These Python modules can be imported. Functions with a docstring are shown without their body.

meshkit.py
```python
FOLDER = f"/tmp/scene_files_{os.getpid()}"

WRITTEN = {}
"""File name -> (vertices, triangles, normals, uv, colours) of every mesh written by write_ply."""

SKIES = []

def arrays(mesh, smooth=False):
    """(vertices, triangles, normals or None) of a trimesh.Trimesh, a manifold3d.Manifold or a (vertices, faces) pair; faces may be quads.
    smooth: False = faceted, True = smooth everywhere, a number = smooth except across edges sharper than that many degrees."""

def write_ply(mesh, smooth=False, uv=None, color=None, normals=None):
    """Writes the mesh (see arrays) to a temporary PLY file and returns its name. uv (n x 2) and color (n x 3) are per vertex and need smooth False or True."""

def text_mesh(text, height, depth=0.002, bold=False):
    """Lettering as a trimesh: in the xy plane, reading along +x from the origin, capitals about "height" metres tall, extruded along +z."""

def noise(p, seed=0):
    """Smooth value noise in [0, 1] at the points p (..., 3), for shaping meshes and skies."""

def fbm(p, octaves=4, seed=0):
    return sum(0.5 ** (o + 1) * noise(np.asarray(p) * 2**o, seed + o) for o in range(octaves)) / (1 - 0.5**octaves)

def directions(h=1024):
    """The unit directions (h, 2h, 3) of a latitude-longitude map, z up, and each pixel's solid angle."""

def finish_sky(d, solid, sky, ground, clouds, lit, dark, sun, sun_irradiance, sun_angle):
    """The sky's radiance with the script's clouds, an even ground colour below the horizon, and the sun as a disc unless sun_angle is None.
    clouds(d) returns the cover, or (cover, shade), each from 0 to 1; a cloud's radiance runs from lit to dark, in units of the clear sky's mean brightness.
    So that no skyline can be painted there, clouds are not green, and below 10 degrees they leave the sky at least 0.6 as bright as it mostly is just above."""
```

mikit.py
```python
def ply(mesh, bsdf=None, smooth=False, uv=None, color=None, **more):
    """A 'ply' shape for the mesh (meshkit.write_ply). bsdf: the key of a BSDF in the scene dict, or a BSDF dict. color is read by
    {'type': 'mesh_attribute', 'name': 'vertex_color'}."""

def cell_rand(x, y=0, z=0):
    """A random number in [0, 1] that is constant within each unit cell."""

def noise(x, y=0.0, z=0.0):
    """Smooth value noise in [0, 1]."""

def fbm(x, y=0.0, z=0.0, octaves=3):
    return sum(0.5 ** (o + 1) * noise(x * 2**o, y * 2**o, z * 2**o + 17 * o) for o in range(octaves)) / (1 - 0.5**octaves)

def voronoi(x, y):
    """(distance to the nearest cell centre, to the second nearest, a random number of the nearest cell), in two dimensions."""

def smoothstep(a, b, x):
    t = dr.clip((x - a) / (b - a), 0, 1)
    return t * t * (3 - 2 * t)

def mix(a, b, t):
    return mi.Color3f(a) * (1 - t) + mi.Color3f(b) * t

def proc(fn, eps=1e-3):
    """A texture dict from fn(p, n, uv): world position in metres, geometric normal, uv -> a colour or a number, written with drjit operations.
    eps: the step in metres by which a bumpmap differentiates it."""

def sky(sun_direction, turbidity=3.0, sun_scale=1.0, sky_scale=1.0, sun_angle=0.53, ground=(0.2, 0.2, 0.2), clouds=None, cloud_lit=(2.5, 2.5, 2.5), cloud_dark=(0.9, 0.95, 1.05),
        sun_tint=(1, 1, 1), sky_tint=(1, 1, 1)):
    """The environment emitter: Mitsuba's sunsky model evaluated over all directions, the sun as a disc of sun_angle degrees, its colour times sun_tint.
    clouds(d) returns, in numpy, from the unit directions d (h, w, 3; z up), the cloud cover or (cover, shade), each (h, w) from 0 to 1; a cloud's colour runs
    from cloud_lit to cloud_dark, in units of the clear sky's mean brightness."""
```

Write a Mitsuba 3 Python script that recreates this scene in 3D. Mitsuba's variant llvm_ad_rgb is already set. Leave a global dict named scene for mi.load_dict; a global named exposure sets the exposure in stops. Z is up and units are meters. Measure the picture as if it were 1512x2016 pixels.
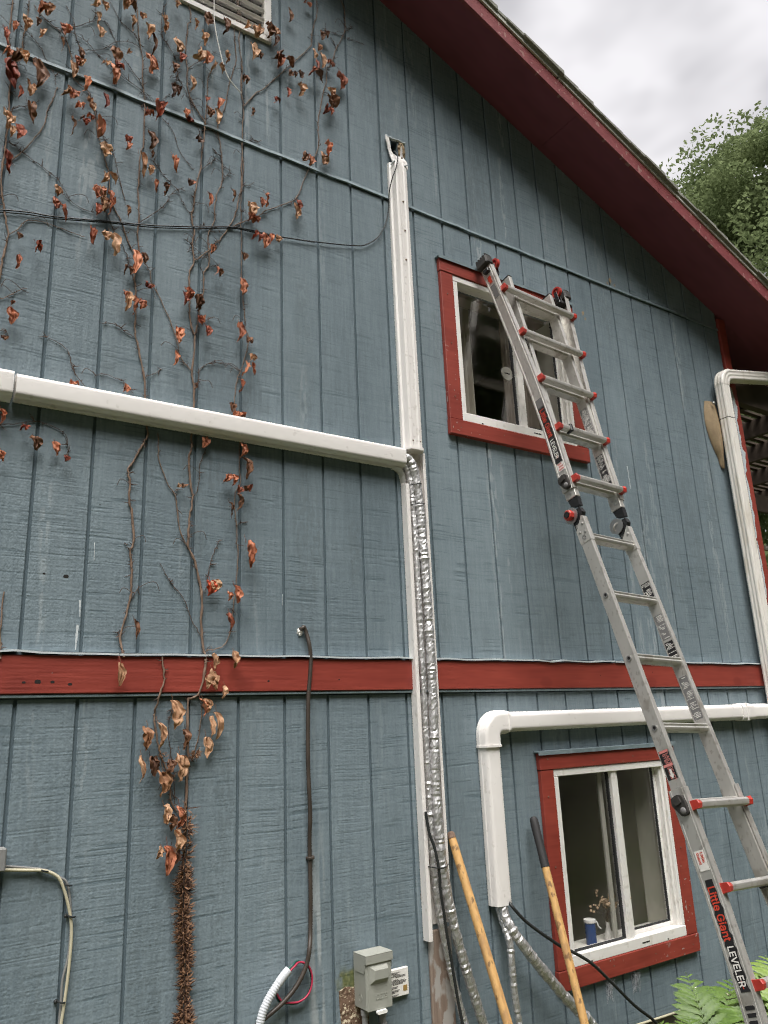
import math, random
import numpy as np
import trimesh
import drjit as dr
import mitsuba as mi
from shapely.geometry import Polygon, box as sbox
from shapely.ops import unary_union
import meshkit, mikit
from mikit import noise, fbm, cell_rand, smoothstep, mix

scene, labels = {}, {}
T = mi.ScalarTransform4f

# ------------------------------------------------------------------ camera, sky, exposure
CAM = np.array([-0.46210, -2.96987, 1.55288])
FWD = np.array([0.540404, 0.797871, 0.267144])
UP = np.array([-0.114110, -0.245067, 0.962767])
scene['camera'] = {'type': 'perspective', 'fov': 66.565, 'fov_axis': 'y', 'near_clip': 0.05, 'far_clip': 600.0,
                   'to_world': T().look_at(origin=CAM.tolist(), target=(CAM + FWD).tolist(), up=UP.tolist())}


def cloud_cover(d):
    p = d / np.maximum(d[..., 2:3], 0.12)
    s = meshkit.fbm(np.stack([p[..., 0] * 2.3 + 3.1, p[..., 1] * 2.3, p[..., 2] * 0 + 0.5], -1), 5, 7)
    s = np.clip((s - 0.36) / 0.24, 0, 1)
    return np.ones(d.shape[:2]), s


scene['sky'] = mikit.sky([-0.20, -0.42, 0.90], turbidity=3, sun_scale=0.30, sun_angle=40, sun_tint=(0.82, 0.95, 1.18), clouds=cloud_cover,
                         cloud_lit=(0.62, 0.61, 0.63), cloud_dark=(0.25, 0.25, 0.27), ground=(0.12, 0.13, 0.09))
exposure = 4.05

# ------------------------------------------------------------------ materials
def rgb(*c):
    return {'type': 'rgb', 'value': list(c)}


def mat(key, color, rough=0.6, metallic=0.0, bump=None, eps=2e-3, spec=0.5, **more):
    b = {'type': 'principled', 'base_color': color if isinstance(color, dict) else rgb(*color), 'roughness': rough,
         'metallic': metallic, 'specular': spec, **more}
    if bump is not None:
        b = {'type': 'bumpmap', 'arbitrary': mikit.proc(bump, eps), 'scale': 1.0, 'bsdf': b}
    scene[key] = {'type': 'twosided', 'bsdf': b}


def siding_color(p, n, uv):
    x, z = p.x, p.z
    tone = cell_rand(dr.floor((x + 0.0) / 0.2032), dr.floor((z + 0.6) / 2.46))
    sheet_tone = cell_rand(dr.floor((x - 0.52) / 1.2192), dr.floor((z + 0.6) / 2.46), 4)
    warp = 0.5 * noise(x * 8, z * 5)
    grain = fbm(x * 120, z * 9, 3.0)
    saw = noise(x * 4 + warp, z * 150 + 2 * warp, 1.0)
    cloud = fbm(x * 4.1, z * 1.2, 5.0, octaves=4)
    fine = noise(x * 260, z * 210)
    t = 0.12 * tone + 0.14 * sheet_tone + 0.40 * grain + 0.13 * saw + 0.46 * cloud + 0.20 * fine - 0.295
    c = mix((0.106, 0.142, 0.164), (0.232, 0.288, 0.317), dr.clip(t, 0, 1))
    cut = smoothstep(0.66, 0.80, noise(x * 5.5 + 7, z * 230 + 3 * warp, 2.0)) * smoothstep(0.35, 0.6, noise(x * 16, z * 40, 6.0))
    c = mix(c, (0.070, 0.105, 0.122), (0.15 + 0.45 * cell_rand(dr.floor(x / 0.2032), dr.floor(z / 2.46), 5)) * cut)
    chalk = smoothstep(0.60, 0.80, fbm(x * 17, z * 1.3, 9.0)) * smoothstep(0.35, 0.7, noise(x * 120, z * 22))
    wear = cell_rand(dr.floor(x / 0.2032), dr.floor((z + 0.6) / 2.46), 9)
    c = mix(c, (0.38, 0.42, 0.43), (0.08 + 0.42 * wear * wear) * chalk)
    dirt = smoothstep(0.50, 0.78, fbm(x * 8 + 3, z * 1.7, 12.0, octaves=4)) * smoothstep(0.30, 0.62, fbm(x * 130, z * 45, 2.0))
    c = mix(c, (0.095, 0.118, 0.125), 0.34 * dirt)
    # pale run-marks on the boards beside the brown cable
    run = smoothstep(0.6, 0.2, dr.abs(x - 1.155 + 0.015 * noise(z * 6, 2)) / 0.075) * smoothstep(1.35, 1.0, z + 0.2 * noise(x * 60, 3)) 
    c = mix(c, (0.44, 0.47, 0.47), 0.5 * run * smoothstep(0.25, 0.65, noise(x * 70, z * 5)))
    moss = smoothstep(0.075, 0.02, dr.sqrt(dr.square(x - 1.285) + dr.square((z - 0.605) * 1.2)) + 0.04 * (noise(x * 60, z * 60) - 0.5))
    c = mix(c, mix((0.06, 0.075, 0.01), (0.17, 0.17, 0.05), noise(x * 150, z * 150)), 0.85 * moss)
    return c


def siding_bump(p, n, uv):
    x, z = p.x, p.z
    warp = 0.5 * noise(x * 8, z * 5)
    cut = smoothstep(0.60, 0.80, noise(x * 5.5 + 7, z * 230 + 3 * warp, 2.0)) * smoothstep(0.35, 0.6, noise(x * 16, z * 40, 6.0))
    return 0.0012 * fbm(x * 120, z * 9, 3.0) + 0.0006 * noise(x * 6 + warp, z * 210 + 2 * warp, 1.0) - 0.0006 * cut + 0.0010 * noise(x * 190, z * 150)


mat('siding_paint', mikit.proc(siding_color), 0.68, bump=siding_bump, spec=0.35)
mat('groove_paint', (0.10, 0.135, 0.155), 0.8, spec=0.2)


def red_color(p, n, uv):
    x, z = p.x, p.z
    g = fbm(x * 7 + p.y * 5, z * 110, 4.0)
    q = fbm(x * 5, z * 9, 2.0)
    c = mix((0.195, 0.029, 0.020), (0.300, 0.052, 0.035), dr.clip(0.6 * g + 0.8 * q - 0.25, 0, 1))
    knot = smoothstep(0.04, 0.02, dr.abs(dr.sqrt(dr.square(dr.round(x / 0.83) * 0.83 - x) * 1.0 + dr.square(z - 1.745) * 2.2) - 0.012))
    c = mix(c, (0.13, 0.018, 0.014), 0.3 * knot)
    spot = smoothstep(0.86, 0.90, noise(x * 75, z * 75, p.y * 60)) * smoothstep(0.6, 0.8, noise(x * 3, z * 4))
    return mix(c, (0.42, 0.36, 0.33), 0.55 * spot)


def red_bump(p, n, uv):
    return 0.0011 * fbm(p.x * 8, p.z * 130, p.y * 40) + 0.0008 * fbm(p.x * 90, p.z * 30, p.y * 60)


mat('red_paint', mikit.proc(red_color), 0.55, bump=red_bump, spec=0.4)
mat('soffit_paint', mikit.proc(lambda p, n, uv: mix((0.145, 0.036, 0.054), (0.21, 0.056, 0.082), fbm(p.x * 6, p.y * 22, p.z * 3))), 0.6, spec=0.35)
mat('fascia_paint', mikit.proc(lambda p, n, uv: mix(mix((0.160, 0.029, 0.033), (0.235, 0.054, 0.056), fbm(p.x * 30, p.z * 30)), (0.38, 0.25, 0.22),
    0.45 * smoothstep(0.80, 0.90, noise(p.x * 45, p.z * 45)))), 0.6)


def pvc_color(p, n, uv):
    d = fbm(p.x * 3.0, p.z * 3.0, p.y * 9)
    s = smoothstep(0.66, 0.80, fbm(p.x * 48, p.z * 48, p.y * 48))
    return mix(mix((0.70, 0.665, 0.635), (0.79, 0.765, 0.74), d), (0.42, 0.38, 0.33), 0.35 * s)


mat('cover_plastic', mikit.proc(pvc_color), 0.38, spec=0.45)
mat('vinyl', mikit.proc(lambda p, n, uv: mix((0.74, 0.72, 0.69), (0.56, 0.53, 0.47), 0.6 * smoothstep(0.58, 0.76, fbm(p.x * 40, p.z * 40, p.y * 60)))), 0.4)
mat('downspout_paint', mikit.proc(lambda p, n, uv: mix((0.72, 0.69, 0.64), (0.50, 0.45, 0.36), 0.55 * smoothstep(0.5, 0.72, fbm(p.x * 30, p.z * 6, p.y * 30)))), 0.4)
mat('flashing', mikit.proc(lambda p, n, uv: mix((0.38, 0.43, 0.46), (0.60, 0.63, 0.63), fbm(p.x * 22, p.z * 60, p.y * 60))), 0.5)
mat('flashing_blue', mikit.proc(lambda p, n, uv: mix((0.11, 0.15, 0.165), (0.21, 0.26, 0.28), fbm(p.x * 30, p.z * 60))), 0.55)
mat('drip_metal', mikit.proc(lambda p, n, uv: mix((0.36, 0.35, 0.31), (0.55, 0.54, 0.49), fbm(p.x * 18, p.y * 30, p.z * 18))), 0.5)
mat('shingle', mikit.proc(lambda p, n, uv: mix((0.13, 0.13, 0.11), (0.33, 0.33, 0.29), fbm(p.x * 70, p.y * 70, p.z * 70))), 0.9, spec=0.2)
mat('black_plastic', (0.012, 0.012, 0.013), 0.42)
mat('black_rubber', mikit.proc(lambda p, n, uv: mix((0.014, 0.014, 0.014), (0.05, 0.045, 0.04), fbm(p.x * 60, p.y * 60, p.z * 60))), 0.7)
mat('cable_black', (0.016, 0.018, 0.018), 0.5)
mat('cable_brown', mikit.proc(lambda p, n, uv: mix((0.022, 0.017, 0.014), (0.075, 0.058, 0.046), fbm(p.x * 40, p.y * 40, p.z * 14))), 0.5)
mat('cable_cream', (0.50, 0.46, 0.33), 0.5)
mat('wire_red', (0.42, 0.035, 0.075), 0.4)
mat('wire_green', (0.02, 0.11, 0.085), 0.4)
mat('conduit_grey', (0.55, 0.57, 0.60), 0.45)
mat('conduit_pipe', (0.20, 0.20, 0.195), 0.6)
mat('box_grey', mikit.proc(lambda p, n, uv: mix((0.275, 0.28, 0.245), (0.31, 0.315, 0.28), fbm(p.x * 40, p.y * 40, p.z * 40))), 0.45)
mat('red_plastic', mikit.proc(lambda p, n, uv: mix((0.36, 0.026, 0.019), (0.47, 0.046, 0.030), fbm(p.x * 50, p.y * 50, p.z * 50))), 0.42)


def alu_color(p, n, uv):
    s = fbm(p.x * 16, p.y * 16, p.z * 5)
    k = smoothstep(0.62, 0.75, fbm(p.x * 85, p.y * 85, p.z * 45))
    k2 = smoothstep(0.60, 0.78, fbm(p.x * 24 + 7, p.y * 24, p.z * 15))
    c = mix((0.47, 0.455, 0.42), (0.67, 0.65, 0.61), s)
    c = mix(c, (0.30, 0.27, 0.235), 0.45 * k)
    return mix(c, (0.33, 0.295, 0.25), 0.6 * k2)


mat('aluminium', mikit.proc(alu_color), mikit.proc(lambda p, n, uv: 0.36 + 0.22 * fbm(p.x * 30, p.y * 30, p.z * 9)), metallic=0.65, spec=0.5)
mat('steel', (0.42, 0.41, 0.40), 0.38, metallic=0.85)


def foil_bump(p, n, uv):
    return 0.0012 * fbm(p.x * 75, p.y * 75, p.z * 55)


scene['foil'] = {'type': 'twosided', 'bsdf': {'type': 'bumpmap', 'arbitrary': mikit.proc(foil_bump, 1.5e-3), 'scale': 1.0,
                 'bsdf': {'type': 'roughconductor', 'material': 'Al', 'alpha': 0.30, 'distribution': 'ggx', 'specular_reflectance': rgb(0.78, 0.78, 0.78)}}}


def handle_color(p, n, uv):
    g = fbm(p.x * 70, p.y * 70, p.z * 6)
    s = smoothstep(0.60, 0.74, fbm(p.x * 60 + 5, p.y * 60, p.z * 26))
    w = smoothstep(0.50, 0.72, fbm(p.x * 40, p.y * 40, p.z * 9 + 3))
    c = mix((0.46, 0.255, 0.085), (0.60, 0.37, 0.15), g)
    c = mix(c, (0.30, 0.17, 0.085), 0.55 * w)
    return mix(c, (0.10, 0.055, 0.03), 0.7 * s)


mat('handle_wood', mikit.proc(handle_color), 0.5, bump=lambda p, n, uv: 0.0006 * fbm(p.x * 120, p.y * 120, p.z * 12))
mat('grip', (0.022, 0.021, 0.022), 0.65)


def bare_wood(p, n, uv):
    g = fbm(p.x * 120, p.z * 7, p.y * 60)
    c = mix((0.13, 0.085, 0.06), (0.28, 0.22, 0.18), g)
    return mix(c, (0.36, 0.35, 0.33), 0.75 * smoothstep(0.42, 0.60, fbm(p.x * 34, p.z * 16, 4.0)))


mat('weathered_wood', mikit.proc(bare_wood), 0.85, bump=lambda p, n, uv: 0.002 * fbm(p.x * 130, p.z * 10, p.y * 60))


def flake(p, n, uv):
    c = mix((0.075, 0.042, 0.025), (0.19, 0.12, 0.08), fbm(p.x * 120, p.z * 60, p.y * 60))
    return mix(c, (0.50, 0.42, 0.30), smoothstep(0.55, 0.66, fbm(p.x * 110, p.z * 110, p.y * 60)))


mat('flaking_wood', mikit.proc(flake), 0.9, bump=lambda p, n, uv: 0.006 * fbm(p.x * 90, p.z * 90, 3.0))
mat('bark', mikit.proc(lambda p, n, uv: mix((0.085, 0.052, 0.036), (0.27, 0.185, 0.135), fbm(p.x * 130, p.y * 130, p.z * 40))), 0.85)
mat('twig', mikit.proc(lambda p, n, uv: mix((0.045, 0.028, 0.023), (0.13, 0.085, 0.065), fbm(p.x * 80, p.y * 80, p.z * 60))), 0.85)
mat('rootlet_dark', (0.055, 0.027, 0.017), 0.9)
mat('rootlet', mikit.proc(lambda p, n, uv: mix((0.13, 0.065, 0.036), (0.32, 0.18, 0.105), fbm(p.x * 150, p.y * 150, p.z * 150))), 0.9)
scene['dry_leaf'] = {'type': 'twosided', 'bsdf': {'type': 'principled', 'base_color': {'type': 'mesh_attribute', 'name': 'vertex_color'}, 'roughness': 0.62, 'specular': 0.35}}
mat('concrete', mikit.proc(lambda p, n, uv: mix((0.11, 0.095, 0.07), (0.27, 0.25, 0.21), fbm(p.x * 18, p.z * 18, p.y * 18))), 0.9)
mat('lawn_grass', mikit.proc(lambda p, n, uv: mix(mix((0.040, 0.048, 0.020), (0.095, 0.105, 0.046), fbm(p.x * 7, p.y * 7, 1.0, octaves=5)), (0.12, 0.105, 0.070), 0.5 * smoothstep(0.5, 0.75, fbm(p.x * 1.2, p.y * 1.2)))), 0.95, spec=0.1)
for k, a, b in (('fern_leaf', (0.045, 0.095, 0.014), (0.125, 0.205, 0.034)), ('fern_leaf_pale', (0.105, 0.175, 0.024), (0.21, 0.30, 0.05)), ('weed_leaf', (0.050, 0.130, 0.022), (0.13, 0.24, 0.045))):
    mat(k, mikit.proc((lambda a, b: lambda p, n, uv: mix(a, b, fbm(p.x * 55, p.y * 55, p.z * 55)))(a, b)), 0.5)
for k, a, b in (('tree_leaf', (0.115, 0.160, 0.070), (0.31, 0.365, 0.185)), ('dark_leaf', (0.045, 0.068, 0.028), (0.115, 0.155, 0.065))):
    scene[k] = {'type': 'twosided', 'bsdf': {'type': 'principledthin', 'base_color': mikit.proc((lambda a, b: lambda p, n, uv: mix(a, b, fbm(p.x * 1.7, p.y * 1.7, p.z * 1.7)))(a, b)),
                'roughness': 0.5, 'diff_trans': 0.7, 'spec_trans': 0.0}}
    scene[k] = scene[k]['bsdf']
mat('tree_bark', mikit.proc(lambda p, n, uv: mix((0.03, 0.024, 0.018), (0.09, 0.075, 0.06), fbm(p.x * 9, p.y * 9, p.z * 3))), 0.9)
scene['glass'] = {'type': 'thindielectric', 'int_ior': 1.52}
mat('gasket', (0.02, 0.021, 0.022), 0.6)
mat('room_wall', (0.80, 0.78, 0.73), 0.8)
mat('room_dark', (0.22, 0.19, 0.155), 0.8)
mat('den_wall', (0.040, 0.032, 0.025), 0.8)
mat('jamb', (0.66, 0.64, 0.58), 0.6)
mat('inner_sash', (0.36, 0.35, 0.31), 0.6)
mat('curtain_cloth', mikit.proc(lambda p, n, uv: mix((0.40, 0.37, 0.30), (0.50, 0.47, 0.39), fbm(p.x * 60, p.z * 10))), 0.9)
mat('curtain_brown', mikit.proc(lambda p, n, uv: mix((0.22, 0.185, 0.155), (0.30, 0.26, 0.22), fbm(p.x * 80, p.z * 12))), 0.9)
mat('can_blue', (0.020, 0.055, 0.19), 0.4)
mat('white_paint', (0.76, 0.75, 0.72), 0.5)
mat('flower_dry', (0.42, 0.30, 0.20), 0.8)
mat('label_black', (0.014, 0.013, 0.014), 0.45)
mat('label_red', (0.56, 0.055, 0.03), 0.45)
mat('label_pink', (0.60, 0.22, 0.20), 0.5)
mat('label_white', (0.72, 0.70, 0.66), 0.5)
mat('label_grey', (0.17, 0.165, 0.165), 0.5)
mat('label_ink', (0.09, 0.085, 0.08), 0.6)
mat('label_gold', (0.30, 0.19, 0.06), 0.5)
mat('tan_board', mikit.proc(lambda p, n, uv: mix(mix((0.21, 0.15, 0.085), (0.34, 0.255, 0.155), fbm(p.x * 30, p.z * 22, p.y * 30)), (0.20, 0.15, 0.10), 0.5 * smoothstep(0.5, 0.8, fbm(p.x * 160, p.z * 120)))), 0.85)
mat('porch_wood', mikit.proc(lambda p, n, uv: mix((0.035, 0.024, 0.017), (0.085, 0.062, 0.045), fbm(p.x * 8, p.y * 8, p.z * 8))), 0.85)
mat('knot_hole', (0.012, 0.010, 0.009), 0.9)

# ------------------------------------------------------------------ helpers
def numbered(name):
    if name not in scene and name not in labels:
        return name
    i = 1
    while f'{name}_{i:03d}' in scene or f'{name}_{i:03d}' in labels:
        i += 1
    return f'{name}_{i:03d}'


def thing(name, label, category, group=None):
    k = numbered(name)
    labels[k] = {'label': label, 'category': category}
    if group:
        labels[k]['group'] = group
    return k


def put(parent, name, mesh, bsdf, smooth=35, label=None, kind=None, color=None):
    k = numbered(parent + '__' + name if parent else name)
    scene[k] = mikit.ply(mesh, bsdf, smooth=smooth, color=color)
    d = {}
    if label:
        d['label'] = label
    if kind:
        d['kind'] = kind
    if d:
        labels.setdefault(k, {}).update(d)
    return k


def single(name, mesh, bsdf, label, category, smooth=35, group=None):
    k = thing(name, label, category, group)
    scene[k] = mikit.ply(mesh, bsdf, smooth=smooth)
    return k


def cat(ms):
    return trimesh.util.concatenate(ms)


def bx(x0, x1, y0, y1, z0, z1, c=0.0):
    """A box, its edges chamfered by c."""
    if c <= 0:
        m = trimesh.creation.box((x1 - x0, y1 - y0, z1 - z0))
    else:
        p = []
        for i, (ax, ay, az) in enumerate(((c, c, 0), (c, 0, c), (0, c, c))):
            for sx in (0, 1):
                for sy in (0, 1):
                    for sz in (0, 1):
                        p.append(((x0 + ax) if sx == 0 else (x1 - ax), (y0 + ay) if sy == 0 else (y1 - ay), (z0 + az) if sz == 0 else (z1 - az)))
        return trimesh.convex.convex_hull(np.array(p))
    m.apply_translation(((x0 + x1) / 2, (y0 + y1) / 2, (z0 + z1) / 2))
    return m


def loft(rings, closed=True, caps=True):
    """Rings of equal length (k, n, 3) joined in order."""
    R = np.asarray(rings, float)
    k, n = R.shape[:2]
    v = R.reshape(-1, 3)
    f = []
    m = n if closed else n - 1
    for i in range(k - 1):
        for j in range(m):
            a, b = i * n + j, i * n + (j + 1) % n
            f += [(a, b, b + n), (a, b + n, a + n)]
    if caps and closed:
        try:
            import mapbox_earcut
        except Exception:
            pass
        for i, flip in ((0, True), (k - 1, False)):
            c = R[i].mean(0)
            v = np.vstack([v, c])
            ci = len(v) - 1
            for j in range(n):
                a, b = i * n + j, i * n + (j + 1) % n
                f.append((ci, b, a) if flip else (ci, a, b))
    t = trimesh.Trimesh(v, np.array(f), process=False)
    return t


def smooth_path(pts, n=6):
    """Catmull-Rom through the points."""
    P = np.asarray(pts, float)
    P = np.vstack([2 * P[0] - P[1], P, 2 * P[-1] - P[-2]])
    out = []
    for i in range(1, len(P) - 2):
        for t in np.linspace(0, 1, n, endpoint=False):
            a, b, c, d = P[i - 1:i + 3]
            out.append(0.5 * (2 * b + (c - a) * t + (2 * a - 5 * b + 4 * c - d) * t * t + (3 * b - a - 3 * c + d) * t ** 3))
    out.append(P[-2])
    return np.array(out)


def frames(P):
    t = np.gradient(P, axis=0)
    t /= np.linalg.norm(t, axis=1, keepdims=True) + 1e-12
    a = np.cross(t, [0.05, 1.0, 0.02])
    a /= np.linalg.norm(a, axis=1, keepdims=True) + 1e-12
    return t, a, np.cross(t, a)


def tube(pts, r, sides=10, caps=True, wob=0.0, seed=0):
    P = np.asarray(pts, float)
    r = np.broadcast_to(r, (len(P),))
    t, a, b = frames(P)
    ang = np.arange(sides) * 2 * np.pi / sides
    rad = r[:, None] * np.ones(sides)
    if wob:
        rad = rad * (1 + wob * (np.random.default_rng(seed).random((len(P), sides)) - 0.5))
    rings = P[:, None] + rad[..., None] * (np.cos(ang)[None, :, None] * a[:, None] + np.sin(ang)[None, :, None] * b[:, None])
    return loft(rings, True, caps)


def path(s):
    return np.array([[float(v) for v in q.split(',')] for q in s.split()])


def poly_prism(poly, y_back, y_front, c=0.0):
    """A polygon in x, z extruded from y_back to y_front (smaller y is nearer the viewer), its front edges chamfered by c."""
    poly = poly.buffer(0)
    if poly.geom_type != 'Polygon':
        return cat([poly_prism(g, y_back, y_front, c) for g in poly.geoms if g.area > 1e-5])
    from shapely.geometry.polygon import orient
    poly = orient(poly)
    ok = c > 0 and not poly.interiors
    if ok:
        inner = []
        xy = np.array(poly.exterior.coords)[:-1]
        n = len(xy)
        for i in range(n):
            p0, p1, p2 = xy[i - 1], xy[i], xy[(i + 1) % n]
            d1, d2 = (p1 - p0) / np.linalg.norm(p1 - p0), (p2 - p1) / np.linalg.norm(p2 - p1)
            n1, n2 = np.array([-d1[1], d1[0]]), np.array([-d2[1], d2[0]])
            m = (n1 + n2) / max(1 + n1 @ n2, 0.2)
            inner.append(p1 + c * m)
        inner = np.array(inner)
        ip = Polygon(inner)
        ok = ip.is_valid and ip.area > 0.3 * poly.area
    if not ok:
        m = trimesh.creation.extrude_polygon(poly, y_back - y_front, engine='earcut')
        v = m.vertices.copy()
        m.vertices = np.c_[v[:, 0], y_front + v[:, 2], v[:, 1]]
        m.invert()
        return m
    vv, ff = trimesh.creation.triangulate_polygon(ip, engine='earcut')
    xy3 = lambda q, y: np.c_[q[:, 0], np.full(len(q), y), q[:, 1]]
    V = np.vstack([xy3(xy, y_back), xy3(xy, y_front + c), xy3(inner, y_front), xy3(np.asarray(vv), y_front)])
    F = []
    for k in range(2):
        for i in range(n):
            a, b = k * n + i, k * n + (i + 1) % n
            F += [(a, b, b + n), (a, b + n, a + n)]
    F += [tuple(3 * n + np.asarray(t)) for t in ff]
    m = trimesh.Trimesh(V, np.array(F), process=False)
    m.fix_normals()
    return m


def place(mesh, M):
    m = mesh.copy()
    m.apply_transform(M)
    return m


def basis(o, x, y, z):
    M = np.eye(4)
    M[:3, 0], M[:3, 1], M[:3, 2], M[:3, 3] = x, y, z, o
    return M


def sweep(profile, pts, side, normal):
    """A profile (u along side, v along normal) carried along pts; side and normal are one vector each or one per point."""
    P = np.asarray(pts, float)
    S = np.broadcast_to(side, P.shape)
    N = np.broadcast_to(normal, P.shape)
    q = np.asarray(profile, float)
    m = loft(P[:, None] + q[None, :, :1] * S[:, None] + q[None, :, 1:] * N[:, None], caps=False)
    tv, tf = trimesh.creation.triangulate_polygon(Polygon(q), engine='earcut')
    tv, tf = np.asarray(tv), np.asarray(tf)
    ends = []
    for i in (0, -1):
        v = P[i] + tv[:, :1] * S[i] + tv[:, 1:2] * N[i]
        ends.append(trimesh.Trimesh(v, tf if i else tf[:, ::-1], process=False))
    return cat([m] + ends)


def rounded(points, r, k=3):
    """A closed polygon's corners rounded by r."""
    P = np.asarray(points, float)
    out = []
    n = len(P)
    for i in range(n):
        a, b, c = P[i - 1], P[i], P[(i + 1) % n]
        da, dc = a - b, c - b
        la, lc = np.linalg.norm(da), np.linalg.norm(dc)
        rr = min(r, la * 0.45, lc * 0.45)
        s, e = b + da / la * rr, b + dc / lc * rr
        for t in np.linspace(0, 1, k + 1):
            out.append((1 - t) ** 2 * s + 2 * t * (1 - t) * b + t * t * e)
    return np.array(out)

# ------------------------------------------------------------------ the setting: ground
GZ = -0.2
gm = trimesh.creation.box((300, 300, 0.4))
gm.apply_translation((0, 0, GZ - 0.2))
put(None, 'lawn', gm, 'lawn_grass', False, 'mown green lawn around the house', 'structure')

# ------------------------------------------------------------------ house
PITCH = 0.2032
X0, X1, DEPTH = -3.26, 4.64, 8.0
RIDGE = 0.69


def soffit_z(x):
    return 6.42 - 0.421 * x if x >= RIDGE else 6.42 - 0.421 * (2 * RIDGE - x)


house = thing('house', 'blue board-sided two-storey house with red trim, gable roof and two white sliding windows', 'house')
# openings: upper window, lower window, gable vent, hole above the cut line cover
UW = dict(x0=1.970, x1=3.018, z0=3.016, z1=4.060)
LW = dict(x0=2.388, x1=3.430, z0=0.352, z1=1.403)
CB = 0.086


def hole(w):
    return sbox(w['x0'] + CB, w['z0'] + CB * 0.9, w['x1'] - CB, w['z1'] - CB * 0.9)


VENT = sbox(0.470, 5.005, 0.950, 5.45)
GAP = sbox(1.699, 4.640, 1.745, 4.744)
OPEN = unary_union([hole(UW), hole(LW), VENT, GAP])
outline = Polygon([(X0, 0.10), (X1, 0.10), (X1, soffit_z(X1) + 0.02), (RIDGE, soffit_z(RIDGE) + 0.02), (X0, soffit_z(X0) + 0.02)])
wall = put(house, 'wall', poly_prism(outline.difference(OPEN), 0.11, 0.0065), 'groove_paint', False)

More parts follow.
